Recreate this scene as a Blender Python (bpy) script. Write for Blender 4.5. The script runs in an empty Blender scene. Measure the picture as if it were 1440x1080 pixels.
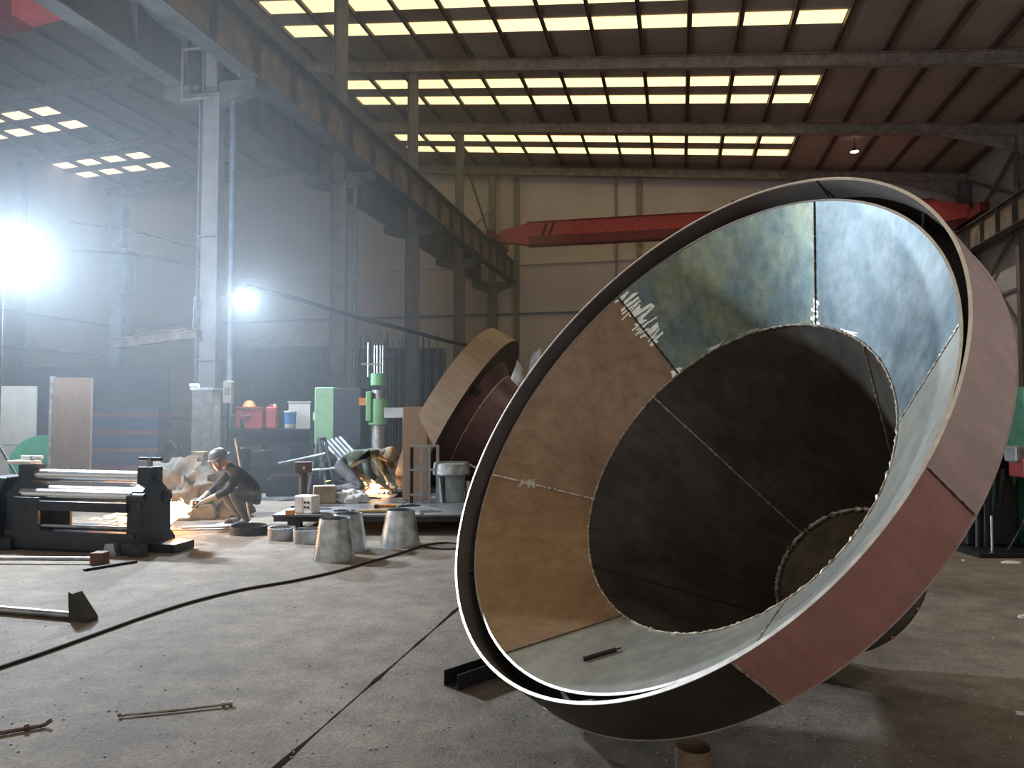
import bpy, bmesh, math, random
from mathutils import Vector, Matrix, Quaternion, noise
random.seed(7)
S = bpy.context.scene
COL = S.collection
pi = math.pi
# ------------------------------------------------------------------ camera, world, exposure
PSI = math.atan(235/1040); TH = math.atan(42/1040); EYE = Vector((0, 0, 1.5))
FH = Vector((-math.sin(PSI), math.cos(PSI), 0)); RT = Vector((math.cos(PSI), math.sin(PSI), 0)); UP = Vector((0, 0, 1))
FW = FH*math.cos(TH) + UP*math.sin(TH); CU = UP*math.cos(TH) - FH*math.sin(TH)
cd = bpy.data.cameras.new('camera'); cam = bpy.data.objects.new('camera', cd); COL.objects.link(cam)
cd.sensor_width = 36; cd.lens = 26; cd.clip_start = .05; cd.clip_end = 300
mw = Matrix((RT, CU, -FW)).transposed().to_4x4(); mw.translation = EYE; cam.matrix_world = mw
S.camera = cam
S.view_settings.view_transform = 'Standard'; S.view_settings.look = 'None'
S.view_settings.gamma = 1; S.view_settings.use_curve_mapping = False
S.view_settings.exposure = 0.0
S.cycles.use_denoising = True
S.cycles.max_bounces = 6; S.cycles.diffuse_bounces = 4; S.cycles.glossy_bounces = 3; S.cycles.volume_bounces = 0
S.cycles.sample_clamp_indirect = 4
w = bpy.data.worlds.new('sky'); S.world = w; w.use_nodes = True
bg = w.node_tree.nodes['Background']; bg.inputs[0].default_value = (1, .94, .88, 1); bg.inputs[1].default_value = .62
HAZE = .0165           # scattering per metre of the smoky air
LAMP_W = 1200         # work floodlight
LAMPFILL_W = 480        # second head, added to light the back-left wall and the smoke
LAMP2_W = 650
HIGHBAY_W = 200

def ray(px, py): return RT*((px-720)/1040) - CU*((py-540)/1040) + FW
def on(px, py, h=0):
    r = ray(px, py); return EYE + r*((h-EYE.z)/r.z)
def dep(px, py, z): return EYE + ray(px, py)*z
def cv(x, y, z): return RT*x - CU*y + FW*z          # right, down, forward -> world vector

# ------------------------------------------------------------------ materials
MATS = {}
def mat(name, col, rough=.6, metal=0., var=.18, scale=4., bump=0., bscale=None, col2=None, emis=None, estr=0., thr=(.35, .68), stretch=None, fine=0., fscale=14.):
    if name in MATS: return MATS[name]
    m = bpy.data.materials.new(name); m.use_nodes = True; nt = m.node_tree; N = nt.nodes; L = nt.links
    b = N['Principled BSDF']; b.inputs['Roughness'].default_value = rough; b.inputs['Metallic'].default_value = metal
    tc = N.new('ShaderNodeTexCoord'); src = tc.outputs['Object']
    if stretch:
        mp = N.new('ShaderNodeMapping'); mp.inputs['Scale'].default_value = stretch; L.new(src, mp.inputs[0]); src = mp.outputs[0]
    n = N.new('ShaderNodeTexNoise'); n.inputs['Scale'].default_value = scale; n.inputs['Detail'].default_value = 6; n.inputs['Roughness'].default_value = .62
    L.new(src, n.inputs['Vector'])
    r = N.new('ShaderNodeValToRGB'); L.new(n.outputs['Fac'], r.inputs[0])
    c2 = col2 or tuple(c*(1-var*2) for c in col); c1 = col if col2 else tuple(min(1, c*(1+var)) for c in col)
    r.color_ramp.elements[0].position = thr[0]; r.color_ramp.elements[1].position = thr[1]
    r.color_ramp.elements[0].color = (*c2, 1); r.color_ramp.elements[1].color = (*c1, 1)
    out = r.outputs[0]
    if fine:      # brushed streaks, scuffs and handling marks of the plate
        mp2 = N.new('ShaderNodeMapping'); mp2.inputs['Scale'].default_value = (1, 1, .22); L.new(tc.outputs['Object'], mp2.inputs[0])
        n3 = N.new('ShaderNodeTexNoise'); n3.inputs['Scale'].default_value = fscale; n3.inputs['Detail'].default_value = 9; n3.inputs['Roughness'].default_value = .72; L.new(mp2.outputs[0], n3.inputs['Vector'])
        r3 = N.new('ShaderNodeValToRGB'); L.new(n3.outputs['Fac'], r3.inputs[0]); r3.color_ramp.elements[0].position = .34; r3.color_ramp.elements[1].position = .66
        r3.color_ramp.elements[0].color = (1-fine, 1-fine, 1-fine, 1); r3.color_ramp.elements[1].color = (1+fine*.5, 1+fine*.5, 1+fine*.5, 1)
        mx = N.new('ShaderNodeMix'); mx.data_type = 'RGBA'; mx.blend_type = 'MULTIPLY'; mx.inputs[0].default_value = 1; L.new(out, mx.inputs[6]); L.new(r3.outputs[0], mx.inputs[7]); out = mx.outputs[2]
    L.new(out, b.inputs['Base Color'])
    rr = N.new('ShaderNodeMapRange'); rr.inputs[3].default_value = max(.04, rough-.1); rr.inputs[4].default_value = min(1, rough+.12)
    L.new(n.outputs['Fac'], rr.inputs[0]); L.new(rr.outputs[0], b.inputs['Roughness'])
    if bump:
        n2 = N.new('ShaderNodeTexNoise'); n2.inputs['Scale'].default_value = bscale or scale*6; n2.inputs['Detail'].default_value = 5
        L.new(src, n2.inputs['Vector'])
        bp = N.new('ShaderNodeBump'); bp.inputs['Strength'].default_value = bump; bp.inputs['Distance'].default_value = .02
        L.new(n2.outputs['Fac'], bp.inputs['Height']); L.new(bp.outputs[0], b.inputs['Normal'])
    if emis:
        b.inputs['Emission Color'].default_value = (*emis, 1); b.inputs['Emission Strength'].default_value = estr
    MATS[name] = m; return m

def concrete():
    m = bpy.data.materials.new('concrete'); m.use_nodes = True; nt = m.node_tree; N = nt.nodes; L = nt.links; b = N['Principled BSDF']
    tc = N.new('ShaderNodeTexCoord'); P = tc.outputs['Object']
    def nz(s, d=6, r=.6):
        n = N.new('ShaderNodeTexNoise'); n.inputs['Scale'].default_value = s; n.inputs['Detail'].default_value = d; n.inputs['Roughness'].default_value = r
        L.new(P, n.inputs['Vector']); return n
    def ramp(src, p0, c0, p1, c1):
        r = N.new('ShaderNodeValToRGB'); r.color_ramp.elements[0].position = p0; r.color_ramp.elements[1].position = p1
        r.color_ramp.elements[0].color = (*c0, 1); r.color_ramp.elements[1].color = (*c1, 1); L.new(src, r.inputs[0]); return r
    def mul(a, bb, f=1.):
        x = N.new('ShaderNodeMix'); x.data_type = 'RGBA'; x.blend_type = 'MULTIPLY'; x.inputs[0].default_value = f
        L.new(a, x.inputs[6]); L.new(bb, x.inputs[7]); return x.outputs[2]
    big = ramp(nz(.7, 5).outputs['Fac'], .34, (.150, .120, .092), .66, (.300, .252, .205))
    mid = ramp(nz(4.5, 8, .7).outputs['Fac'], .34, (.60, .57, .54), .66, (1.10, 1.08, 1.06))
    fine = ramp(nz(42, 5, .7).outputs['Fac'], .32, (.62, .61, .6), .62, (1.05, 1.05, 1.05))
    vo = N.new('ShaderNodeTexVoronoi'); vo.inputs['Scale'].default_value = 9; L.new(P, vo.inputs['Vector'])
    spot = ramp(vo.outputs['Distance'], .03, (.35, .33, .31), .07, (1, 1, 1))
    c = mul(mul(mul(big.outputs[0], mid.outputs[0]), fine.outputs[0]), spot.outputs[0], .55)
    L.new(c, b.inputs['Base Color']); b.inputs['Roughness'].default_value = .82
    bp = N.new('ShaderNodeBump'); bp.inputs['Strength'].default_value = .55; bp.inputs['Distance'].default_value = .012
    ad = N.new('ShaderNodeMath'); ad.operation = 'ADD'; L.new(nz(16, 8, .75).outputs['Fac'], ad.inputs[0]); L.new(nz(70, 4).outputs['Fac'], ad.inputs[1])
    L.new(ad.outputs[0], bp.inputs['Height']); L.new(bp.outputs[0], b.inputs['Normal'])
    return m

def corrugated(name, col, col2, axis, period, strength=.5):
    m = mat(name, col, .62, .0, scale=.5, col2=col2)
    nt = m.node_tree; N = nt.nodes; L = nt.links; b = N['Principled BSDF']
    tc = N.new('ShaderNodeTexCoord'); wv = N.new('ShaderNodeTexWave'); wv.wave_type = 'BANDS'; wv.bands_direction = axis
    wv.inputs['Scale'].default_value = .314/period*1.0; wv.inputs['Distortion'].default_value = 0
    L.new(tc.outputs['Object'], wv.inputs['Vector'])
    bp = N.new('ShaderNodeBump'); bp.inputs['Strength'].default_value = strength; bp.inputs['Distance'].default_value = .04
    L.new(wv.outputs['Fac'], bp.inputs['Height']); L.new(bp.outputs[0], b.inputs['Normal'])
    return m

M_conc = concrete()
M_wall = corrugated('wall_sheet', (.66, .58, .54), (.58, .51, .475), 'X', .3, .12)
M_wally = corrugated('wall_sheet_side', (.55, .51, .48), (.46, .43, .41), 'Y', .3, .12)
M_roof = corrugated('roof_sheet', (.47, .375, .315), (.38, .30, .25), 'X', .4, .2)
M_purl = mat('purlin_paint', (.17, .11, .085), .6, .1)
M_raft = mat('rafter_paint', (.34, .275, .235), .6, .1)
M_colm = mat('column_paint', (.215, .20, .205), .55, .1, var=.12, scale=2.5)
M_flan = mat('flange_paint', (.22, .18, .18), .55, .1)
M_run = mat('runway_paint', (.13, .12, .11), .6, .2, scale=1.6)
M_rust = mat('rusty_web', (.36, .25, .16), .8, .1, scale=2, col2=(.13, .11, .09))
M_corb = mat('corbel_paint', (.10, .11, .092), .6, .1)
M_post = mat('blue_grey_paint', (.13, .16, .20), .5, .1)
M_red = mat('crane_red', (.52, .075, .07), .5, .0, var=.1)
M_redd = mat('crane_red_dark', (.22, .03, .03), .5, .05)
M_black = mat('black_paint', (.018, .019, .022), .45, .3)
M_dark = mat('dark_steel', (.05, .05, .055), .5, .6)
M_iron = mat('machine_navy', (.022, .028, .038), .42, .2, var=.3)
M_chrome = mat('polished_roll', (.72, .74, .76), .28, 1., var=.06, scale=3, stretch=(1, 8, 8))
M_steel = mat('bare_steel', (.42, .43, .44), .42, .9, var=.2, scale=6)
M_galv = mat('galvanised', (.55, .58, .60), .38, .9, var=.22, scale=7)
M_rod = mat('oiled_rod', (.28, .23, .17), .5, .7, var=.3, scale=20)
M_nut = mat('bright_nut', (.75, .70, .62), .3, 1., var=.1)
M_rubber = mat('cable_rubber', (.02, .018, .018), .7)
M_sky = mat('skylight_panel', (.8, .7, .45), .5, 0, emis=(1, .80, .40), estr=1.7)
M_skyl = mat('skylight_panel_pale', (.8, .7, .6), .5, 0, emis=(1, .80, .55), estr=1.6)
M_lamp = mat('lamp_lens', (.9, .95, 1), .3, 0, emis=(.86, .94, 1), estr=60)
M_high = mat('highbay_lens', (.9, .95, 1), .3, 0, emis=(.92, .96, 1), estr=12)
M_green = mat('machine_green', (.17, .40, .20), .45, .05, var=.12, scale=3)
M_greend = mat('machine_green_dark', (.03, .13, .07), .5, .05)
M_board = mat('brown_plate', (.25, .165, .105), .6, .1, scale=1.6, col2=(.19, .12, .075), bump=.1, fine=0.2)
M_pale = mat('pale_board', (.50, .47, .41), .7, 0, scale=2, col2=(.38, .36, .31))
M_wood = mat('timber', (.46, .33, .20), .75, 0, scale=5, var=.2, stretch=(1, 6, 6))
M_stone = mat('pedestal_concrete', (.33, .32, .30), .9, 0, scale=9, col2=(.19, .19, .18), bump=.3)
M_white = mat('white_plastic', (.72, .70, .66), .6, 0, var=.06)
M_wbag = mat('white_sack', (.62, .64, .65), .8, 0, scale=5, bump=.4, bscale=9)
M_tarp = mat('grey_tarp', (.15, .143, .125), .9, 0, scale=4, col2=(.08, .077, .07), bump=.5, bscale=10)
M_blueb = mat('blue_beam', (.035, .05, .11), .6, .1)
M_redb = mat('red_beam', (.17, .05, .055), .6, .1)
M_slate = mat('slate_sheet', (.055, .068, .088), .6, .2, scale=1)
M_door = mat('door_teal', (.026, .040, .055), .6, .1, scale=.6)
M_redbox = mat('red_box', (.42, .06, .06), .5, 0)
M_bluep = mat('blue_pail', (.08, .25, .55), .5, 0)
M_orange = mat('orange_handle', (.65, .24, .06), .5, 0)
M_yel = mat('tan_handle', (.55, .40, .20), .6, 0)
M_cloth = mat('work_jacket', (.02, .022, .03), .9, 0, var=.3, scale=9, bump=.4)
M_olive = mat('olive_jacket', (.10, .13, .10), .9, 0, var=.25, scale=9, bump=.4)
M_trou = mat('grey_trousers', (.13, .13, .135), .9, 0, var=.25, scale=9, bump=.4)
M_glove = mat('work_glove', (.34, .31, .27), .9, 0)
M_skin = mat('skin', (.42, .24, .16), .6, 0, var=.08)
M_boot = mat('boot_leather', (.03, .025, .02), .7, 0)
M_cap = mat('tan_cap', (.35, .26, .15), .85, 0)
M_hair = mat('hair', (.015, .012, .01), .7, 0)
M_spark = mat('hot_spark', (1, .5, .15), .5, 0, emis=(1, .42, .10), estr=14)
M_sparkw = mat('hot_spark_core', (1, .8, .5), .5, 0, emis=(1, .66, .30), estr=22)
# plates of the big cones; inner-cone tints paint in uneven light and reflections
M_pBlue = mat('plate_blue_lit', (.205, .25, .27), .48, .5, scale=2.6, col2=(.105, .15, .175), bump=.06, thr=(.40, .62), stretch=(1.6, 1.6, .8), fine=0.34)
M_pGreen = mat('plate_green_lit', (.29, .32, .22), .46, .55, scale=1.6, col2=(.15, .215, .225), bump=.06, thr=(.40, .62), stretch=(1.6, 1.6, .8), fine=0.34)
M_pBrown = mat('plate_brown_bounce', (.34, .220, .130), .48, .4, scale=2.4, col2=(.27, .165, .092), bump=.05, fine=0.26)
M_pTan = mat('plate_tan_bounce', (.36, .245, .160), .48, .4, scale=2.4, col2=(.27, .175, .108), bump=.05, fine=0.26)
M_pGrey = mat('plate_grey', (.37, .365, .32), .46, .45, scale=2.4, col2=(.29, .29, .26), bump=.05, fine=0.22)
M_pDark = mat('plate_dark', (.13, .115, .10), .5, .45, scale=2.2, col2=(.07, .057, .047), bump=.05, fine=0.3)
M_prim = mat('oxide_primer', (.50, .26, .235), .40, .05, scale=1.6, col2=(.41, .195, .17), bump=.04, fine=0.16)
M_prim2 = mat('oxide_primer_worn', (.64, .48, .46), .34, .1, scale=1.6, col2=(.54, .37, .35), bump=.04, fine=0.16)
M_scale = mat('mill_scale_shaded', (.075, .062, .052), .5, .4, scale=3, col2=(.04, .033, .028))  # dark tone includes the shadow on the lower ring
M_edge = mat('cut_edge', (.72, .66, .60), .4, .6, var=.1, scale=14)
M_weld = mat('weld_bead', (.80, .74, .63), .4, .6, scale=30, col2=(.28, .22, .16))
M_welddk = mat('weld_dark', (.12, .10, .08), .5, .7, scale=40)
M_grind = mat('ground_steel', (.85, .85, .78), .35, .9, var=.1, scale=30)
M_copper = mat('cone_maroon', (.16, .085, .08), .42, .45, scale=2, col2=(.11, .06, .055), fine=0.25)
M_ringtan = mat('ring_tan', (.30, .215, .15), .45, .2, scale=2, col2=(.24, .17, .12), fine=0.2)

# ------------------------------------------------------------------ mesh helpers
class MB:
    def __init__(s): s.v = []; s.f = []; s.mi = []; s.m = 0
    def add(s, vs, fs):
        o = len(s.v); s.v += [Vector(v) for v in vs]; s.f += [[i+o for i in f] for f in fs]; s.mi += [s.m]*len(fs); return s
    def box(s, c, d, rz=0, mtx=None):
        q = Matrix.Rotation(rz, 3, 'Z') if mtx is None else mtx
        c = Vector(c)
        vs = [c + q @ Vector((x*d[0]/2, y*d[1]/2, z*d[2]/2)) for x in (-1, 1) for y in (-1, 1) for z in (-1, 1)]
        return s.add(vs, [(0, 1, 3, 2), (4, 6, 7, 5), (0, 4, 5, 1), (2, 3, 7, 6), (0, 2, 6, 4), (1, 5, 7, 3)])
    def bx(s, a, b): return s.box([(a[i]+b[i])/2 for i in range(3)], [abs(b[i]-a[i]) for i in range(3)])
    def tube(s, pts, r, n=8, cap=True):
        pts = [Vector(p) for p in pts]; rs = r if hasattr(r, '__len__') else [r]*len(pts)
        vs = []; ref = None
        for i, p in enumerate(pts):
            t = (pts[min(i+1, len(pts)-1)] - pts[max(i-1, 0)]).normalized()
            if ref is None: ref = t.orthogonal().normalized()
            u = (ref - t*ref.dot(t))
            u = u.normalized() if u.length > 1e-6 else t.orthogonal().normalized()
            ref = u; v = t.cross(u)
            vs += [p + (u*math.cos(2*pi*k/n) + v*math.sin(2*pi*k/n))*rs[i] for k in range(n)]
        fs = [(i*n+k, i*n+(k+1) % n, (i+1)*n+(k+1) % n, (i+1)*n+k) for i in range(len(pts)-1) for k in range(n)]
        if cap: fs += [tuple(range(n))[::-1], tuple(range((len(pts)-1)*n, len(pts)*n))]
        return s.add(vs, fs)
    def lathe(s, prof, n=32, mtx=None, c=(0, 0, 0), a0=0, a1=2*pi, close=False):
        """prof: list of (r,z); closed ring profile when close"""
        full = abs(a1-a0-2*pi) < 1e-6; na = n if full else n+1; vs = []
        q = mtx or Matrix.Identity(3); c = Vector(c)
        for k in range(na):
            a = a0+(a1-a0)*k/n
            vs += [c + q @ Vector((r*math.cos(a), r*math.sin(a), z)) for r, z in prof]
        m = len(prof); fs = []
        for k in range(n):
            k2 = (k+1) % na
            for j in range(m if close else m-1):
                j2 = (j+1) % m; fs.append((k*m+j, k2*m+j, k2*m+j2, k*m+j2))
        if close and not full: fs += [tuple(range(m))[::-1], tuple(range(n*m, n*m+m))]
        return s.add(vs, fs)
    def prism(s, poly, d, mtx=None, c=(0, 0, 0)):
        """poly in local XZ, extruded along Y by d"""
        q = mtx or Matrix.Identity(3); c = Vector(c); n = len(poly)
        vs = [c + q @ Vector((x, -d/2, z)) for x, z in poly] + [c + q @ Vector((x, d/2, z)) for x, z in poly]
        return s.add(vs, [tuple(range(n)), tuple(range(2*n-1, n-1, -1))] + [(k, k+n, (k+1) % n+n, (k+1) % n) for k in range(n)])
    def mesh(s, name, mats):
        me = bpy.data.meshes.new(name); me.from_pydata([tuple(v) for v in s.v], [], s.f); 
        for m in (mats if isinstance(mats, (list, tuple)) else [mats]): me.materials.append(m)
        for p, i in zip(me.polygons, s.mi): p.material_index = i
        bm = bmesh.new(); bm.from_mesh(me); bmesh.ops.recalc_face_normals(bm, faces=bm.faces); bm.to_mesh(me); bm.free()
        return me
    def build(s, name, mats, parent=None, smooth=False, bevel=0):
        me = s.mesh(name, mats); o = put(me, name, parent)
        if smooth: shade(me, smooth)
        if bevel:
            b = o.modifiers.new('bevel', 'BEVEL'); b.width = bevel; b.segments = 2; b.limit_method = 'ANGLE'
        return o
def shade(me, ang=40):
    a = math.radians(40 if ang is True else ang)
    for p in me.polygons: p.use_smooth = True
    bm = bmesh.new(); bm.from_mesh(me)
    for e in bm.edges:
        if len(e.link_faces) == 2 and e.calc_face_angle(0) > a: e.smooth = False
    bm.to_mesh(me); bm.free()
def put(me, name, parent=None, loc=None, rz=None):
    o = bpy.data.objects.new(name, me); COL.objects.link(o)
    if parent: o.parent = parent
    if loc is not None: o.location = loc
    if rz is not None: o.rotation_euler = (0, 0, rz)
    return o
def tag(o, label, cat, group=None, kind=None):
    o['label'] = label; o['category'] = cat
    if group: o['group'] = group
    if kind: o['kind'] = kind
    return o
def thing(name, label, cat, loc=(0, 0, 0), rz=0, group=None):
    o = bpy.data.objects.new(name, None); COL.objects.link(o); o.empty_display_size = .1
    o.location = loc; o.rotation_euler = (0, 0, rz); return tag(o, label, cat, group)
def struct(o): o['kind'] = 'structure'; return o
def hbeam(mb, x0, x1, y, z0, z1, fw, tf=.02, tw=.014):
    """vertical H section: depth along X, flange width along Y"""
    mb.bx((x0, y-fw/2, z0), (x0+tf, y+fw/2, z1)); mb.bx((x1-tf, y-fw/2, z0), (x1, y+fw/2, z1)); mb.bx((x0+tf, y-tw/2, z0), (x1-tf, y+tw/2, z1))

# ================================================================== THE HALL
Y0, YW = -9., 38.2; XL, XR, XC, XRID = -33.6, 13.2, -9.56, -20.
FR = [1.6, 7.6, 13.6, 19.6, 25.6, 31.6, 37.6]
def rb(X): return 15.14 - (.09*(X-XRID) if X > XRID else .04*(XRID-X))            # rafter underside
RD, PD = .45, .18
def rs(X): return rb(X) + RD + PD                       # sheet underside
# floor: bed with concrete slabs separated by joints running down the hall
fl = struct(MB().bx((XL-1, Y0-6, -.3), (XR+1, YW+1, -.03)).build('floor', mat('joint_fill', (.05, .045, .04), .95)))
js = [-34.6, -26., -17.7, -9.7, -1.68, 14.2]
for a, b in zip(js[:-1], js[1:]):
    m = MB(); ny = 500; vs = []; g = .006
    near = -12 < a < 3
    if near:      # ragged edges where the joint is chipped
        for k in range(ny+1):
            y = Y0-6 + (YW+1-Y0+6)*k/ny
            for x, sg in ((a, 1), (b, -1)):
                vs.append((x + sg*(g + .022*max(0, noise.noise((y*2.2, x, 1.)))+.008*noise.noise((y*9, x, 4.))), y, 0))
        n2 = len(vs); vs += [(x, y, -.06) for x, y, z in vs]
        fs = [(2*k, 2*k+1, 2*k+3, 2*k+2) for k in range(ny)] + [(2*k, 2*k+2, n2+2*k+2, n2+2*k) for k in range(ny)] + [(2*k+1, n2+2*k+1, n2+2*k+3, 2*k+3) for k in range(ny)]
        m.add(vs, fs)
    else: m.bx((a+g, Y0-6, -.06), (b-g, YW+1, 0))
    m.build('slab', M_conc, fl)
# end wall with girts, posts and door
wb = struct(MB().prism([(XL, 0), (XR, 0), (XR, rs(XR)), (XRID, rs(XRID)), (XL, rs(XL))], .12, c=(0, YW+.06, 0)).build('wall_back', M_wall))
for z in (1.2, 6.75, 9.4): MB().bx((XL, YW-.10, z), (XR, YW, z+.10)).build('girt', M_post if z < 8 else M_wall, wb)
for px in (868, 901, 727):
    X = YW*math.tan(math.atan((px-720)/1040)-PSI); d = .10 if px == 868 else .28
    MB().bx((X-d/2, YW-.16, 0), (X+d/2, YW, rb(X))).build('wall_post', M_raft if px != 727 else M_colm, wb)
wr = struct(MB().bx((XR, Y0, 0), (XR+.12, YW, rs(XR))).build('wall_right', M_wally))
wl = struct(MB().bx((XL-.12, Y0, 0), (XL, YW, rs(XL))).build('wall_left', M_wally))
for z in (6.75,):
    MB().bx((XL, 20, z), (XL+.1, YW, z+.1)).build('girt', M_post, wl)
for y in (31.6, 25.6): MB().bx((XL, y-.2, 0), (XL+.45, y+.2, rb(XL))).build('wall_post', M_post, wl)
for z in (2.2, 6.4): MB().bx((XR-.1, 16, z), (XR, YW, z+.12)).build('girt', M_flan, wr)
for y in (31.6, 37.5):
    m = MB(); hbeam(m, XR-.55, XR-.02, y, 0, rb(XR), .3); m.build('wall_post', M_flan, wr)
def yx(p, q, t): 
    m = MB(); m.tube([p, q], t, 6); return m
for p, q in (((XR-.2, 31.7, 9.8), (XR-.2, 37.4, 12.2)), ((XR-.2, 31.7, 12.2), (XR-.2, 37.4, 9.8)), ((XR-.2, 31.7, 4.2), (XR-.2, 37.4, 9.2)), ((XR-.2, 31.7, 9.2), (XR-.2, 37.4, 6.2))):
    yx(p, q, .075).build('wall_brace', M_flan, wr)
# sliding door in the end wall
d1 = struct(MB().bx((-25.1, YW-.14, 0), (-18.4, YW-.04, 5.25)).build('door_1', M_door))
for k in range(7): MB().bx((-25.1+k*1.09, YW-.18, 0), (-25.0+k*1.09, YW-.14, 5.25)).build('door_stile', M_slate, d1)
MB().bx((-25.4, YW-.30, 5.3), (-15.6, YW-.05, 5.95)).build('lintel_panel', mat('lintel_white', (.62, .64, .66), .6), d1)

# roof
ce = struct(MB().prism([(XL-.1, rs(XL)), (XRID, rs(XRID)), (XR+.1, rs(XR)), (XR+.1, rs(XR)+.1), (XRID, rs(XRID)+.1), (XL-.1, rs(XL)+.1)], YW-Y0, c=(0, (YW+Y0)/2, 0)).build('ceiling', M_roof))
PS = 1.55
pm = MB().bx((-.035, Y0, 0), (.035, YW, PD)).bx((-.035, Y0, 0), (.10, YW, .02)).mesh('purlin', M_purl)
for k in range(-5, 25):
    X = 5.05 - PS*k
    if XL+.2 < X < XR-.1: put(pm, 'purlin', ce, (X, 0, rb(X)+RD))
def rafter(y):
    t = .02
    m = MB()
    def sl(X0, X1, d0, d1, th):
        return m.prism([(X0, rb(X0)+d0), (X1, rb(X1)+d0), (X1, rb(X1)+d1), (X0, rb(X0)+d1)], th, c=(0, y, 0))
    for X0, X1 in ((XL, XRID), (XRID, XR)):
        sl(X0, X1, 0, .02, .24); sl(X0, X1, RD-.02, RD, .24); sl(X0, X1, .02, RD-.02, .014)
    r = m.build('rafter', M_raft, ce)
    MB().prism([(XR-3.2, rb(XR-3.2)), (XR, rb(XR)), (XR, rb(XR)-.75)], .05, c=(0, y, 0)).build('haunch', M_raft, r)
    return r
for y in FR: rafter(y)
skm = {}
for j, w_ in ((0, .75),):
    skm = MB().box((0, 0, 0), (PS-.12, w_, .012)).mesh('skylight_panel', M_sky)
    skl = MB().box((0, 0, 0), (PS-.35, w_, .012)).mesh('skylight_panel', M_skyl)
ta = math.atan(.09)
for yb in (1.6, 7.6, 13.6, 19.6, 25.6, 31.6):
    for yo in (2.0, 3.6):
        for k in range(12):
            X = 5.05 - PS*(k+.5); o = put(skm, 'skylight_panel', ce, (X, yb+yo+.37, rs(X)-.012)); o.rotation_euler = (0, ta, 0)
        if yb > 12:
            for k in range(4):
                X = -27.5 - PS*(k+.5); o = put(skl, 'skylight_panel', ce, (X, yb+yo+.37, rs(X)-.012)); o.rotation_euler = (0, -math.atan(.04), 0)
# braces in the roof plane of the middle line by the last columns
for p, q in (((XC+.3, 31.8, 12.6), (XC+.3, 37.4, 9.6)), ((XC+.3, 37.4, 12.6), (XC+.3, 31.8, 9.6))): yx(p, q, .06).build('tie_brace', M_colm, ce)

# columns of the middle line
RT_, RB_ = 9.55, 8.46     # runway top / bottom
ORD = ['nearest to the bright work lamp', 'second from the lamp, beside the green cabinet', 'third from the lamp, by the standing bars', 'fourth from the lamp, behind the far cone ring', 'farthest, at the end wall under the red crane']
for i, y in enumerate(FR[2:]):
    c = thing('steel_column', 'grey steel H column of the middle row, '+ORD[i], 'column', (XC, y, 0), 0, 'middle row columns')
    m = MB(); hbeam(m, -.24, .24, 0, 0, 8.2, .22, .022, .018); s_ = m.build('lower_shaft', M_colm, c)
    m = MB(); hbeam(m, -.18, .18, 0, 8.2, rb(XC), .20, .018, .014); m.build('upper_shaft', M_colm, c)
    for sg in (1, -1):
        MB().prism([(sg*.24, 8.44), (sg*1.08, 8.44), (sg*1.08, 8.20), (sg*.24, 7.95)], .24, c=(0, 0, 0)).build('corbel', M_corb, c)
    for z in (2.6, 5.2, 8.2): MB().bx((-.25, -.12, z), (.25, .12, z+.03)).build('splice_plate', M_flan, c)
    MB().bx((-.45, -.32, 0), (.45, .32, .04)).build('base_plate', M_flan, c)
    if i < 2:
        p = MB().tube([(.50, 0, 0), (.50, 0, 8.05)], .065, 10).build('crane_leg', M_post, c, smooth=True)
    if i == 0:
        r = MB()
        for pts in ([(-.36, -.5, 9.0), (.95, -.5, 9.0)], [(-.36, -.5, 9.0), (-.36, -.5, 7.9)], [(.42, -.5, 9.0), (.42, -.5, 8.2)], [(.95, -.5, 9.0), (.95, -.5, 8.3)], [(-.36, -.5, 7.95), (.3, -.5, 7.95)]): r.tube(pts, .028, 6)
        r.build('safety_rail', M_flan, c)
# runway beams on corbels
def runway(X, label, y0=7.6, y1=37.9, mweb=M_rust):
    o = thing('runway_beam', label, 'beam', (X, y0, 0))
    L = y1-y0; m = MB()
    m.bx((-.22, 0, RT_-.04), (.22, L, RT_)); m.bx((-.2, 0, RB_), (.2, L, RB_+.035)); m.build('flanges', M_run, o)
    MB().bx((-.008, 0, RB_+.035), (.008, L, RT_-.04)).build('web', mweb, o)
    st = MB().bx((-.17, -.006, RB_+.035), (.17, .006, RT_-.04)).mesh('stiffener', M_run)
    for k in range(int(L/1.5)+1): put(st, 'stiffener', o, (0, min(L-.01, k*1.5+.02), 0))
    MB().bx((-.035, 0, RT_), (.035, L, RT_+.10)).build('rail', M_steel, o)
runway(-8.62, 'long dark crane runway girder with rusty web panels on the near side of the columns')
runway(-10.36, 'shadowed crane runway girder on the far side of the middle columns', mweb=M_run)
runway(12.25, 'crane runway girder along the right hand wall behind the big cone', y0=20)

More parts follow.
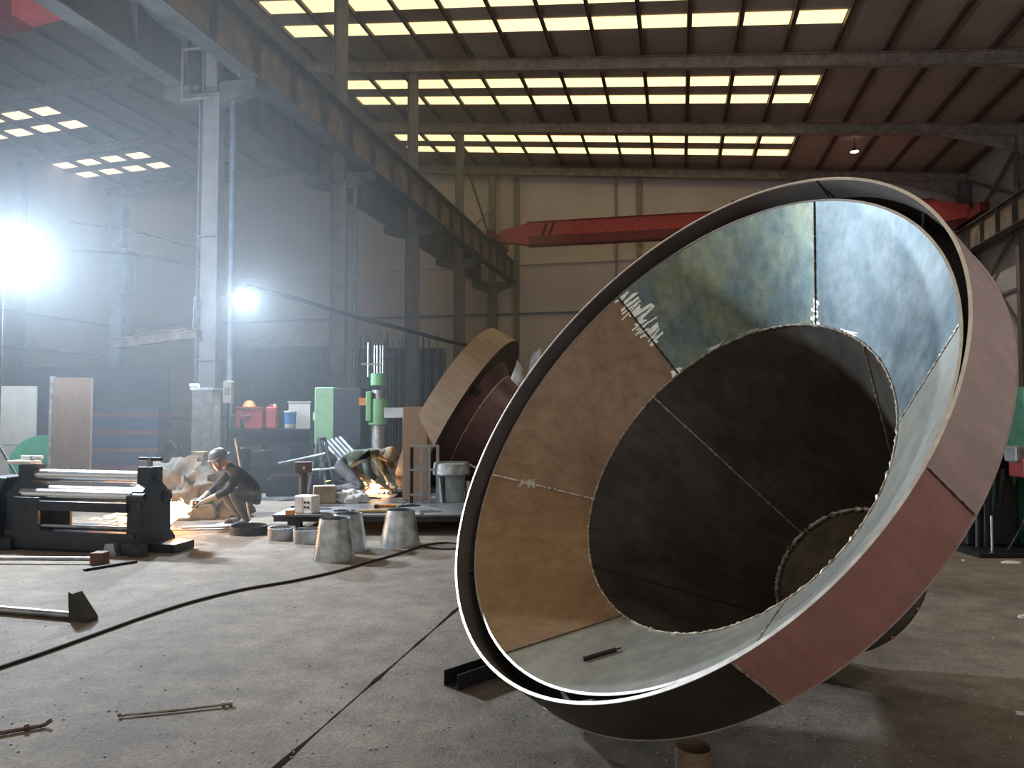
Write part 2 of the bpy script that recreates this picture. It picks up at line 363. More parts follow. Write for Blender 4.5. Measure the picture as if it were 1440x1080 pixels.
# overhead cranes
def crane(y, x0, x1, label, cap, stripe, tl=1.6, mc=None):
    mc = mc or M_redd
    o = thing('bridge_crane', label, 'crane', (0, y, 0)); z0, z1 = RT_+.10+.02, RT_+1.2
    MB().prism([(x0+.1, z0+.25), (x0+1.6, z0), (x1-tl, z0), (x1-.1, z0+.25), (x1-.1, z0+.75), (x1-tl, z1), (x0+1.6, z1), (x0+.1, z0+.75)], .45).build('girder', M_red, o)
    m = MB().bx((x0+1.5, -.30, z0-.03), (x1-tl+.1, .30, z0+.0)).bx((x0+1.5, -.3, z1), (x1-tl+.1, .3, z1+.03)); m.build('girder_flange', M_redd, o)
    MB().bx((x0+1.6, -.245, z0+.0), (x1-tl, -.225, z0+.42)).build('lower_band', M_redd, o)
    for x in (x0, x1):
        e = MB().bx((x-.18, -1.6, RT_+.22), (x+.18, 1.6, RT_+.6)).build('end_carriage', mc, o)
        for yy in (-1.3, 1.3): MB().tube([(x-.07, yy, RT_+.24), (x+.07, yy, RT_+.24)], .14, 14).build('wheel', M_dark, e)
    if stripe:
        for x in (x0+2.2, x0+2.55, x1-2.6, x1-2.25):
            MB().prism([(x, z0+.42), (x+.12, z0+.42), (x+.34, z1-.06), (x+.22, z1-.06)], .012, c=(0, -.232, 0)).build('hazard_stripe', M_black, o)
    t = MB().bx((cap-.6, -.5, z1+.03), (cap+.6, .5, z1+.4)).build('hoist_trolley', M_dark, o)
    MB().bx((cap-.25, -.62, z0-.5), (cap+.25, -.32, z0+.1)).build('hoist_drum', M_dark, t)
crane(35.0, -8.62, 12.25, 'red overhead bridge crane spanning the right bay before the end wall', 3.0, True)
crane(12.5, -33.0, -10.36, 'dim red overhead bridge crane high in the left bay', -17, False, 3.0, M_dark)

# ================================================================== LIGHT FITTINGS
lp = dep(4, 362, 10.2)
fldl = thing('work_floodlight', 'blazing blue-white work floodlight on a tall tripod at the left edge', 'floodlight', (lp.x, lp.y, 0))
aim = (dep(1000, 560, 4.6) - lp); yaw = math.atan2(aim.y, aim.x)
for k in range(3):
    a = 2*pi*k/3+.4; MB().tube([(.6*math.cos(a), .6*math.sin(a), .01), (0, 0, 1.1)], .018, 6).build('leg', M_dark, fldl)
MB().tube([(0, 0, .6), (0, 0, lp.z-.25)], .022, 8).build('pole', M_dark, fldl)
q = aim.to_track_quat('-Z', 'Y'); q3 = q.to_matrix()
def flood_head(par, pos, q_, e_, w_=.42, h_=.32, tint=(.78, .89, 1)):
    m3 = q_.to_matrix(); pos = Vector(pos)
    hd = MB().box(pos, (w_, h_, .12), mtx=m3).build('lamp_head', M_dark, par)
    MB().box(pos + m3 @ Vector((0, 0, -.064)), (w_-.04, h_-.04, .006), mtx=m3).build('lens', M_lamp, hd)
    ld = bpy.data.lights.new('flood', 'AREA'); ld.shape = 'RECTANGLE'; ld.size = w_-.02; ld.size_y = h_-.02; ld.energy = e_; ld.color = tint
    lo = bpy.data.objects.new('flood', ld); COL.objects.link(lo); lo.parent = par; lo.rotation_mode = 'QUATERNION'; lo.rotation_quaternion = q_
    lo.location = pos + m3 @ Vector((0, 0, -.08))
flood_head(fldl, (0, 0, lp.z), q, LAMP_W)
aimb = dep(130, 90, 30) - lp; qb = aimb.to_track_quat('-Z', 'Y')
flood_head(fldl, Vector((0, 0, lp.z+.05)) + aimb.normalized()*.22, qb, LAMPFILL_W, tint=(.62, .79, 1))  # added head that only brightens the far left wall and smoke
MB().tube([(0, 0, lp.z-.22), Vector((0, 0, lp.z-.15)) + aimb.normalized()*.2], .02, 6).build('crossbar', M_dark, fldl)  # arm of the added head
# second lamp, on a bracket of the first column
lp2 = dep(341, 417, 15.0)
l2 = thing('bracket_floodlight', 'small glaring floodlight on an arm beside the nearest column', 'floodlight', lp2)
aim2 = (on(620, 800) - lp2); q2 = aim2.to_track_quat('-Z', 'Y'); q23 = q2.to_matrix()
MB().box((0, 0, 0), (.26, .20, .10), mtx=q23).build('lamp_head', M_dark, l2)
MB().box(q23 @ Vector((0, 0, -.054)), (.23, .17, .006), mtx=q23).build('lens', M_lamp, l2)
MB().tube([q23 @ Vector((0, 0, .05)), Vector((-.25, .12, .05)), Vector((XC+.3, FR[2], lp2.z)) - lp2], .02, 6).build('arm', M_dark, l2)
ld = bpy.data.lights.new('flood2', 'AREA'); ld.shape = 'RECTANGLE'; ld.size = .24; ld.size_y = .18; ld.energy = LAMP2_W; ld.color = (.72, .86, 1)
lo = bpy.data.objects.new('flood2', ld); COL.objects.link(lo); lo.parent = l2; lo.rotation_mode = 'QUATERNION'; lo.rotation_quaternion = q2; lo.location = q23 @ Vector((0, 0, -.07))
# high-bay lamps; the two near ones are unseen, added to light floor and ring
for i, (X, y) in enumerate(((7.4, 33.6), (7.6, 10.6), (7.6, 1.6))):
    zz = rb(X)-.02
    h = thing('high_bay_lamp', ['tiny lit high bay lamp under the far right roof', 'added high bay lamp above the big cone, unseen fill light', 'added high bay lamp by the open end of the hall, unseen fill light'][i], 'lamp', (X, y, zz), 0, 'high bay lamps')
    MB().lathe([(.05, .22), (.06, .12), (.20, 0), (.19, 0), (.05, .11)], 20).build('reflector', M_dark, h, smooth=True)
    MB().tube([(0, 0, .2), (0, 0, .02+RD+PD)], .012, 6).build('hanger', M_dark, h)
    MB().lathe([(0, .03), (.17, .03), (.17, .02), (0, .02)], 20).build('lens', M_high, h)
    ld = bpy.data.lights.new('highbay', 'SPOT'); ld.spot_size = 2.4; ld.spot_blend = .6; ld.shadow_soft_size = .2; ld.energy = HIGHBAY_W*4*(1.3 if i == 0 else 1); ld.color = (1, .95, .88)
    lo = bpy.data.objects.new('highbay', ld); COL.objects.link(lo); lo.parent = h; lo.location = (0, 0, -.01)

# ================================================================== THE BIG CONE
def frame(C, n):
    n = n.normalized(); a = n.cross(-CU); a.normalize(); b = n.cross(a)
    m = Matrix((a, b, n)).transposed().to_4x4(); m.translation = C; return m
def plate(r0, z0, r1, z1, a0, a1, th, n=20):
    """curved plate between two circles, thickness outward"""
    dr, dz = r1-r0, z1-z0; L = math.hypot(dr, dz); nr, nz = dz/L, -dr/L
    if nr < 0: nr, nz = -nr, -nz
    return MB().lathe([(r0, z0), (r1, z1), (r1+nr*th, z1+nz*th), (r0+nr*th, z0+nz*th)], n, a0=math.radians(a0), a1=math.radians(a1), close=True)
def pol(r, a, z): a = math.radians(a); return Vector((r*math.cos(a), r*math.sin(a), z))
def bead(pts, r, seed, lump=.5):
    out = []; rs_ = []
    for i, p in enumerate(pts):
        k = noise.noise((i*.9, seed, 0)); out.append(p + Vector((noise.noise((i*.7, seed, 3)), noise.noise((i*.7, seed, 5)), noise.noise((i*.7, seed, 7))))*r*.6); rs_.append(max(r*.35, r*(1+lump*2*k)))
    return MB().tube(out, rs_, 6)
def lerp(a, b, t): return a + (b-a)*t

R = 1.5
CC = EYE + cv(.482*R, .077*R, 2.51*R); CN = cv(.71331396, .57695852, .3978719)
big = thing('cone_hopper', 'huge open steel cone hopper with reddish outer ring lying tilted on the floor', 'hopper')
big.matrix_world = frame(CC, CN)
r1, z1, r2, z2, r3, z3 = .947*R, .056*R, .636*R, .372*R, .315*R, 1.22*R
zb, rbk = .203*R, 1.012*R
# outer ring in plates; shadow is painted into the dark one
for a0, a1, mm, lab in ((222.9, 338, M_scale, 'dark unpainted ring plate, shadow in its colour'), (187.4, 222.5, M_prim, 'dull red primer ring plate'), (102, 187.2, M_prim2, 'pinkish primer ring plate'), (-22, 101.9, M_prim2, 'brown ring plate')):
    o = plate(R-.010, 0, rbk-.010, zb, a0, a1, .010, 60).build('ring_plate', mm, big, smooth=30); o['label'] = lab
# liner: dark mill scale on the ring's inner face
plate(R-.0135, .006, rbk-.0135, zb-.01, 0, 360, .003, 160)  .build('ring_liner', mat('liner_grey', (.15, .13, .12), .55, .3, scale=3, col2=(.10, .085, .08)), big, smooth=30)
MB().lathe([(R-.013, 0), (R+.001, 0), (R+.001, -.004), (R-.013, -.004)], 180, close=True).build('cut_edge', M_edge, big, smooth=30)
MB().lathe([(rbk-.013, zb), (rbk+.003, zb), (rbk+.003, zb+.004), (rbk-.013, zb+.004)], 180, close=True).build('cut_edge', M_edge, big, smooth=30)
rr = r1 + (r2-r1)*(zb-z1)/(z2-z1)
MB().lathe([(rr+.02, zb-.012), (rbk-.014, zb-.012), (rbk-.014, zb-.003), (rr+.02, zb-.003)], 120, close=True).build('back_plate', M_scale, big)  # added to close the gap between ring and cone and keep it dark
# inner cone, six plates, tinted for the light on each
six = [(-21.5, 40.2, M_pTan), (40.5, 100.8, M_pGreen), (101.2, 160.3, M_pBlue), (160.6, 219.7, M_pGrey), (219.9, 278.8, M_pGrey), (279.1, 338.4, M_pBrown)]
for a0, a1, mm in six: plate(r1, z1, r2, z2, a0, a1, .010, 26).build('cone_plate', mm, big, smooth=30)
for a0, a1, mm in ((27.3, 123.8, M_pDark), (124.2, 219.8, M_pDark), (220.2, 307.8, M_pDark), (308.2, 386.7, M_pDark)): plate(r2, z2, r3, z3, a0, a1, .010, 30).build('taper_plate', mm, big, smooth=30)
MB().lathe([(r1-.001, z1-.003), (r1+.011, z1-.003), (r1+.011, z1), (r1-.001, z1)], 160, close=True).build('cut_edge', M_edge, big, smooth=30)
plate(r3, z3, r3-.004, z3+.018, 0, 360, .012, 72).build('outlet_collar', M_pDark, big, smooth=30)
MB().lathe([(0, z3+.019), (r3+.004, z3+.019), (r3+.004, z3+.023), (0, z3+.023)], 60).build('outlet_blank', mat('blank_brown', (.20, .16, .10), .55, .4, scale=6, col2=(.10, .08, .05)), big)
# weld beads
def circ(r, z, a0, a1, n): return [pol(r, lerp(a0, a1, k/n), z) for k in range(n+1)]
bead(circ(r2-.004, z2, -20, 340, 360), .0065, 1, .9).build('weld_seam', M_weld, big, smooth=True)
bead(circ(r3-.005, z3-.004, 0, 360, 160), .013, 2, .9).build('weld_seam', M_weld, big, smooth=True)
for i, a in enumerate((100.9, 40.3, -21.6, 160.4, 279.0, 219.8)):
    n = 60; pts = [pol(lerp(r1, r2, k/n)-.003, a, lerp(z1, z2, k/n)) for k in range(n+1)]
    bead(pts, .0075 if i in (1, 2) else .0038, 10+i, .8).build('weld_seam', M_welddk if i in (0, 1, 4) else M_weld, big, smooth=True)
for i, a in enumerate((27, 124, 220, 308)):
    n = 70; pts = [pol(lerp(r2, r3, k/n)-.003, a, lerp(z2, z3, k/n)) for k in range(n+1)]
    bead(pts, .006, 20+i, .9).build('weld_seam', M_weld if i < 2 else M_welddk, big, smooth=True)
# bright grinder strokes across the welds: thin shaved patches on the plate
def strokes(a, t0, t1, nst, wdt, name, seed, side=0, long=.05):
    rnd = random.Random(seed); m = MB()
    for k in range(nst):
        t = lerp(t0, t1, (k+rnd.random()*.7)/nst); rr_ = lerp(r1, r2, t); zz_ = lerp(z1, z2, t)
        da = math.degrees(long*(.5+rnd.random())/rr_); ac = a + side*da*.7 + (rnd.random()-.5)*da*.6; sk = (rnd.random()-.5)*.03
        w2 = wdt*(.4+rnd.random())/2
        q_ = []
        for s1, s2 in ((-1, -1), (1, -1), (1, 1), (-1, 1)):
            tt = t + s2*w2 + sk*s1
            q_.append(pol(lerp(r1, r2, tt)-.0016, ac+s1*da/2, lerp(z1, z2, tt)-.0006))
        m.add(q_, [(0, 1, 2, 3)])
    o = m.build(name, M_grind, big); o['kind'] = 'stuff'
strokes(40.3, .02, .62, 26, .020, 'grinding_marks', 3, .35, .11)
strokes(100.9, .80, 1.0, 16, .03, 'grinding_marks', 5, 0, .035)
strokes(-21.6, .28, .42, 12, .016, 'grinding_marks', 8, 0, .04)
strokes(40, .955, 1.0, 10, .02, 'grinding_marks', 15, 0, .05)
for a_ in (58, 74, 116): strokes(a_, .972, .996, 6, .008, 'grinding_marks', int(a_), 0, .10)
# small gap bars and stiffener between ring and cone, lug at the ring seam
MB().tube([pol(R-.014, 250, .02), pol(r1+.012, 252, z1+.05)], .010, 6).build('spacer_bar', M_edge, big)
for k in range(1, 6): MB().tube([pol(R-.014, 250+60*k, .10), pol(r1+.012, 252+60*k, z1+.05)], .010, 6).build('spacer_bar', M_dark, big)
bead([pol(lerp(R, rbk, k/20)+.002, 222.7, zb*k/20) for k in range(21)], .006, 31, .5).build('weld_seam', M_weld, big, smooth=True)
bead([pol(lerp(R, rbk, k/20)+.001, 187.3, zb*(.04+.92*k/20)) for k in range(21)], .004, 32, .5).build('weld_seam', M_welddk, big, smooth=True)
bead([pol(R-.014, 102, zb*k/20) for k in range(21)], .004, 33, .5).build('weld_seam', M_welddk, big, smooth=True)

# stick lying inside the cone on the lower plate
def cone_pt(a, t, off): 
    p = pol(lerp(r1, r2, t)-off*.71, a, lerp(z1, z2, t)-off*.71); return big.matrix_world @ p
pa, pb = cone_pt(265, .36, .009), cone_pt(262, .64, .009)
st = tag(MB().tube([pa, lerp(pa, pb, .85), lerp(pa, pb, .87), pb], [.010, .010, .004, .004], 8).build('marker_stick', M_black), 'short black stick lying inside the mouth of the huge cone', 'stick')

# channel bar sticking out from under the cone
e0 = on(634, 968); e1 = e0 + (RT*.70+FH*.71).normalized()*1.15; dv = (e1-e0).normalized(); ang = math.atan2(dv.y, dv.x)
ch = thing('channel_bar', 'dark steel channel bar poking out beneath the huge cone', 'steel bar', e0, ang)
MB().bx((0, -.055, 0), (1.15, .055, .008)).build('web', M_dark, ch); 
for sg in (-1, 1): MB().bx((0, sg*.055-.004, 0), (1.15, sg*.055+.004, .085)).build('flange', M_dark, ch)
# packing bar that carries the small end of the cone
lowp = min((big.matrix_world @ pol(r3+.012, k*3, z3+.018) for k in range(120)), key=lambda v: v.z)
pk = thing('packing_bar', 'short dark packing bar under the small end of the huge cone', 'steel bar', (lowp.x, lowp.y, 0), PSI+.9)
MB().bx((-.22, -.05, 0), (.22, .05, .012)).build('lower_flange', M_dark, pk); MB().bx((-.22, -.05, lowp.z-.016), (.22, .05, lowp.z-.004)).build('upper_flange', M_dark, pk); MB().bx((-.22, -.008, .012), (.22, .008, lowp.z-.016)).build('web', M_dark, pk)
# pipe stub
p = on(976, 1049, .10)
ps = thing('pipe_stub', 'short rusty pipe stub standing upright in front of the huge cone', 'pipe', (p.x, p.y, 0))
MB().lathe([(.080, 0), (.080, .10), (.073, .10), (.073, 0)], 32, close=True).build('pipe_wall', mat('pipe_rust', (.30, .21, .14), .6, .3, scale=14, stretch=(1, 1, 6)), ps, smooth=30)
MB().lathe([(0, .0), (.072, .0), (.072, .012), (0, .012)], 24).build('pipe_bottom', M_black, ps)

# ================================================================== FAR CONE (seen from behind)
far = thing('cone_hopper', 'second cone hopper with tan outer ring standing behind the welding platform', 'hopper')
fc = dep(632, 574, 12.2); fn = cv(.85, .50, -.17)
far.matrix_world = frame(fc, fn)
for a0, a1 in ((0, 119), (120, 239), (240, 359)): plate(R, 0, R, .42, a0, a1, .012, 40).build('ring_plate', M_ringtan, far, smooth=30)
plate(R*.95, .06, R*.62, .60, 0, 360, .01, 72).build('cone_plate', M_copper, far, smooth=30)
plate(R*.62, .60, R*.36, 1.9, 0, 360, .01, 72).build('taper_plate', M_copper, far, smooth=30)
MB().lathe([(R*.72, .40), (R, .40), (R, .412), (R*.72, .412)], 90, close=True).build('back_plate', M_pDark, far)
bead(circ(R*.62+.012, .60, 0, 359, 200), .008, 41, .5).build('weld_seam', M_weld, far)
for a in (30, 150, 270): MB().box(pol(R*.80, a, .47), (.10, .10, .12)).build('lifting_lug', M_dark, far)

# ================================================================== FOREGROUND FLOOR
def wire(name, px, r, m, label, cat, n=10, sag=None):
    pts = [Vector(p) for p in px]; out = []
    for i in range(len(pts)-1):       # Catmull-Rom
        p0 = pts[max(i-1, 0)]; p1 = pts[i]; p2 = pts[i+1]; p3 = pts[min(i+2, len(pts)-1)]
        for k in range(n):
            t = k/n; out.append(.5*((2*p1)+(p2-p0)*t+(2*p0-5*p1+4*p2-p3)*t*t+(3*p1-p0-3*p2+p3)*t**3))
    out.append(pts[-1]); return tag(MB().tube(out, r, 8).build(name, m, None, smooth=True), label, cat)
wire('power_cable', [on(x, y, .011) for x, y in ((-60, 958), (0, 938), (60, 918), (130, 893), (200, 868), (270, 846), (340, 829), (410, 817), (470, 804), (520, 790), (565, 777), (600, 766), (632, 763), (660, 768))], .011, M_rubber, 'black power cable snaking across the concrete floor', 'cable')
wire('power_cable', [on(x, y, .009) for x, y in ((596, 768), (612, 771), (630, 772), (650, 771), (680, 774))], .008, M_rubber, 'short loose cable end beside the welding platform', 'cable')
# threaded rod with two nuts
a, b = on(168, 1007, .009), on(327, 990, .009); dv = (b-a).normalized(); L = (b-a).length; az = math.atan2(dv.y, dv.x)
t = thing('threaded_rod', 'thin bent steel rod with two bright nuts lying on the floor', 'rod', (a.x, a.y, 0), az)
MB().tube([(0, 0, .008), (.03, .004, .010), (L*.5, -.006, .009), (L-.0, 0, .011)], .0058, 8).build('shaft', M_rod, t, smooth=True)
MB().tube([(0, 0, .012), (-.004, .012, .016)], .009, 8).build('hooked_end', M_rod, t)
for x in (L-.052, L-.018):
    MB().tube([(x, 0, .0125), (x+.018, 0, .0125)], .0125, 6).build('nut', M_nut, t)
# rebar with bent hook
a, b = on(-30, 1036, .012), on(72, 1018, .012); dv = b-a; az = math.atan2(dv.y, dv.x); L = dv.length
t = thing('anchor_bolt', 'rusty threaded bar with a bent end at the left floor edge', 'rod', (a.x, a.y, 0), az)
pts = [(x*L*.84/40, 0, .011) for x in range(41)]
MB().tube(pts, [.0085 if k % 2 else .0105 for k in range(41)], 8).build('threaded_shaft', mat('purple_rust', (.16, .10, .10), .5, .6), t)
MB().tube([(L*.84, 0, .011), (L*.92, .006, .013), (L, .0, .03)], .010, 8).build('bent_end', MATS['purple_rust'], t, smooth=True)
MB().tube([(L*.62, 0, .016), (L*.62+.02, 0, .016)], .018, 6).build('nut', MATS['purple_rust'], t)
# pipe with triangular foot
a, b = on(-60, 852, .03), on(107, 866, .03); dv = b-a; az = math.atan2(dv.y, dv.x); L = dv.length
t = thing('pipe_lever', 'steel pipe with a dark triangular plate on its end lying on the floor', 'pipe', (a.x, a.y, 0), az)
MB().tube([(0, 0, .03), (L, 0, .03)], .028, 12).build('pipe', M_steel, t, smooth=True)
MB().prism([(L-.02, .0), (L+.15, .0), (L+.15, .03), (L+.005, .20), (L-.03, .21)], .09).build('triangular_foot', mat('dark_green_plate', (.05, .055, .05), .6, .3), t)
# pipe with a square block (support leg of the roll)
a, b = on(-60, 785, .05), on(132, 786, .05); dv = b-a; az = math.atan2(dv.y, dv.x); L = dv.length
t = thing('roller_bar', 'long pale pipe ending in a rusty square block before the bending roll', 'pipe', (a.x, a.y, 0), az)
MB().tube([(0, 0, .05), (L, 0, .05)], .022, 10).build('pipe', M_steel, t, smooth=True)
MB().box((L+.06, 0, .06), (.13, .13, .12)).build('end_block', mat('block_rust', (.15, .085, .06), .7, .2), t, bevel=.006)
a = on(118, 803); b = on(192, 791)
tag(MB().box(((a.x+b.x)/2, (a.y+b.y)/2, .012), ((b-a).length, .05, .024), math.atan2((b-a).y, (b-a).x)).build('flat_bar', M_black, None, bevel=.004), 'thin dark flat bar on the floor beside the square block', 'steel bar')
# paper scraps and grit
for i, (x, y, s_, lab) in enumerate(((1437, 867, .05, 'white paper scrap at the right floor edge'), (1355, 788, .03, 'small white lump beside the right hand machine base'), (1421, 791, .10, 'pale flat offcut before the right hand machine'), (1433, 1003, .03, 'pale chip near the lower right floor corner'))):
    p = on(x, y, .006); rnd = random.Random(i); k = 7
    ring = [(s_*(.7+.5*rnd.random())*math.cos(2*pi*j/k), s_*.5*(.7+.5*rnd.random())*math.sin(2*pi*j/k)) for j in range(k)]
    m = MB(); m.add([(u, v, 0) for u, v in ring]+[(u*.8, v*.8, .008+.01*rnd.random()) for u, v in ring], [tuple(range(k)), tuple(range(k, 2*k))]+[(j, (j+1) % k, k+(j+1) % k, k+j) for j in range(k)])
    o = m.build('paper_scrap', M_white); o.location = (p.x, p.y, .001); o.rotation_euler = (0, 0, PSI+rnd.random()); tag(o, lab, 'scrap')
rnd = random.Random(4); m = MB()
for k in range(420):
    p = on(rnd.uniform(0, 1430), 800+280*rnd.random()**.7); s_ = rnd.uniform(.002, .006)
    if (p-CC).length < .3: continue
    m.box((p.x, p.y, s_*.4), (s_*2, s_, s_), rnd.random()*3)
tag(m.build('floor_grit', mat('grit', (.12, .11, .10), .9, 0, var=.6, scale=3, col2=(.5, .48, .45))), 'loose grit and metal filings scattered over the concrete', 'grit', kind='stuff')

# ================================================================== PLATE BENDING ROLL
c = (on(30, 766)+on(222, 774))*.5
ax = RT*1.36 - FH*.30; az = math.atan2(ax.y, ax.x)
br = thing('bending_roll', 'dark three roll plate bending machine with shiny rolls at left', 'machine', c, az)
HW = .78
def cheek(x, flip):
    prof = [(-.34, .0), (.34, .0), (.34, .12), (.26, .20), (.25, .52), (.20, .66), (.11, .74), (.11, .92), (-.11, .92), (-.11, .74), (-.20, .66), (-.25, .52), (-.26, .20), (-.34, .12)]
    q_ = Matrix.Rotation(pi/2, 3, 'Z')
    o = MB().prism(prof, .16, q_, (x, 0, 0)).build('side_frame', M_iron, br, bevel=.012)
    MB().tube([(x, 0, .92), (x, 0, 1.02)], .025, 8).build('screw', M_steel, o)
    MB().tube([(x-.14, 0, 1.0), (x+.14, 0, 1.0)], .022, 8).build('screw_bar', M_white if flip else M_dark, o)
    for yy in (-.17, .17): MB().tube([(x-.10, yy, .58), (x+.10, yy, .58)], .075, 18).build('bearing_cap', M_dark, o, smooth=30)
    return o
cheek(-HW, True); cheek(HW, False)
for y, z, r in ((0, .80, .068), (-.17, .60, .066), (.17, .60, .066)):
    ro = MB().tube([(-HW+.06, y, z), (HW-.06, y, z)], r, 32).build('roll', M_chrome, br, smooth=40)
    MB().tube([(-HW-.12, y, z), (HW+.12, y, z)], r*.55, 18).build('roll_journal', M_dark, ro, smooth=40)
MB().bx((-HW-.05, -.30, .02), (HW+.05, -.16, .22)).build('base_beam', M_iron, br, bevel=.01)
MB().bx((-HW-.05, .16, .02), (HW+.05, .30, .22)).build('base_beam', M_iron, br, bevel=.01)
MB().tube([(-HW, -.24, .27), (HW, -.24, .27)], .018, 10).build('tie_rod', M_steel, br)
MB().bx((-HW+.05, -.29, .2), (-.40, -.25, .58)).build('front_guard', M_iron, br, bevel=.006)
MB().bx((-.40, -.29, .44), (HW-.06, -.25, .545)).build('guard_bar', M_iron, br, bevel=.006)
MB().bx((-HW+.05, .05, .2), (-.30, .09, .55)).build('rear_guard', M_iron, br, bevel=.006)
g = MB().prism([(-.42, .0), (.42, .0), (.42, .40), (.20, .78), (-.20, .78), (-.42, .40)], .34, Matrix.Rotation(pi/2, 3, 'Z'), (-HW-.32, 0, 0)).build('gearbox', M_iron, br, bevel=.015)
MB().tube([(-HW-.52, -.22, .36), (-HW-.90, -.22, .36)], .15, 20).build('motor', M_iron, br, smooth=40)
for k in range(7): MB().tube([(-HW-.55-k*.045, -.22, .36), (-HW-.56-k*.045, -.22, .36)], .165, 20).build('cooling_fin', M_dark, br)
MB().bx((-HW-.95, -.40, .0), (-HW-.45, .40, .20)).build('motor_base', M_iron, br)
MB().box((-HW-.10, -.02, .945), (.34, .16, .035)).build('pale_cover', M_white, br)
for x in (HW-.16, HW+.16):
    MB().prism([(-.09, 0), (.09, 0), (.05, .13), (-.05, .13)], .10, c=(x, -.35, 0)).build('foot_bracket', M_steel if x < HW else M_dark, br)
MB().box((HW+.26, .05, .05), (.30, .34, .09)).build('foot_pad', M_iron, br)

# ================================================================== SPARKS
def sparks(name, src, dirs, n, spread, reach, label, seed, core=.5, grav=.5, thick=.006):
    rnd = random.Random(seed); m = MB()
    for k in range(n):
        d = Vector(dirs) + Vector((rnd.gauss(0, spread), rnd.gauss(0, spread), rnd.gauss(0, spread*.8)))
        t = reach*rnd.random()**1.6; p = Vector(src) + d*t + Vector((0, 0, -grav*t*t))
        if p.z < .02: p.z = .02+rnd.random()*.03
        l = .03+.09*rnd.random(); v = (d+Vector((0, 0, -2*grav*t))).normalized()*l
        q_ = p+v
        if q_.z < .01: q_.z = .01
        m.m = 0 if rnd.random() > core*(1-t/reach) else 1
        r_ = thick*(.5+rnd.random()); m.tube([p, (p+q_)/2, q_], [r_*.4, r_, r_*.3], 4)
    o = m.build(name, [M_spark, M_sparkw]); tag(o, label, 'sparks', kind='stuff'); return o
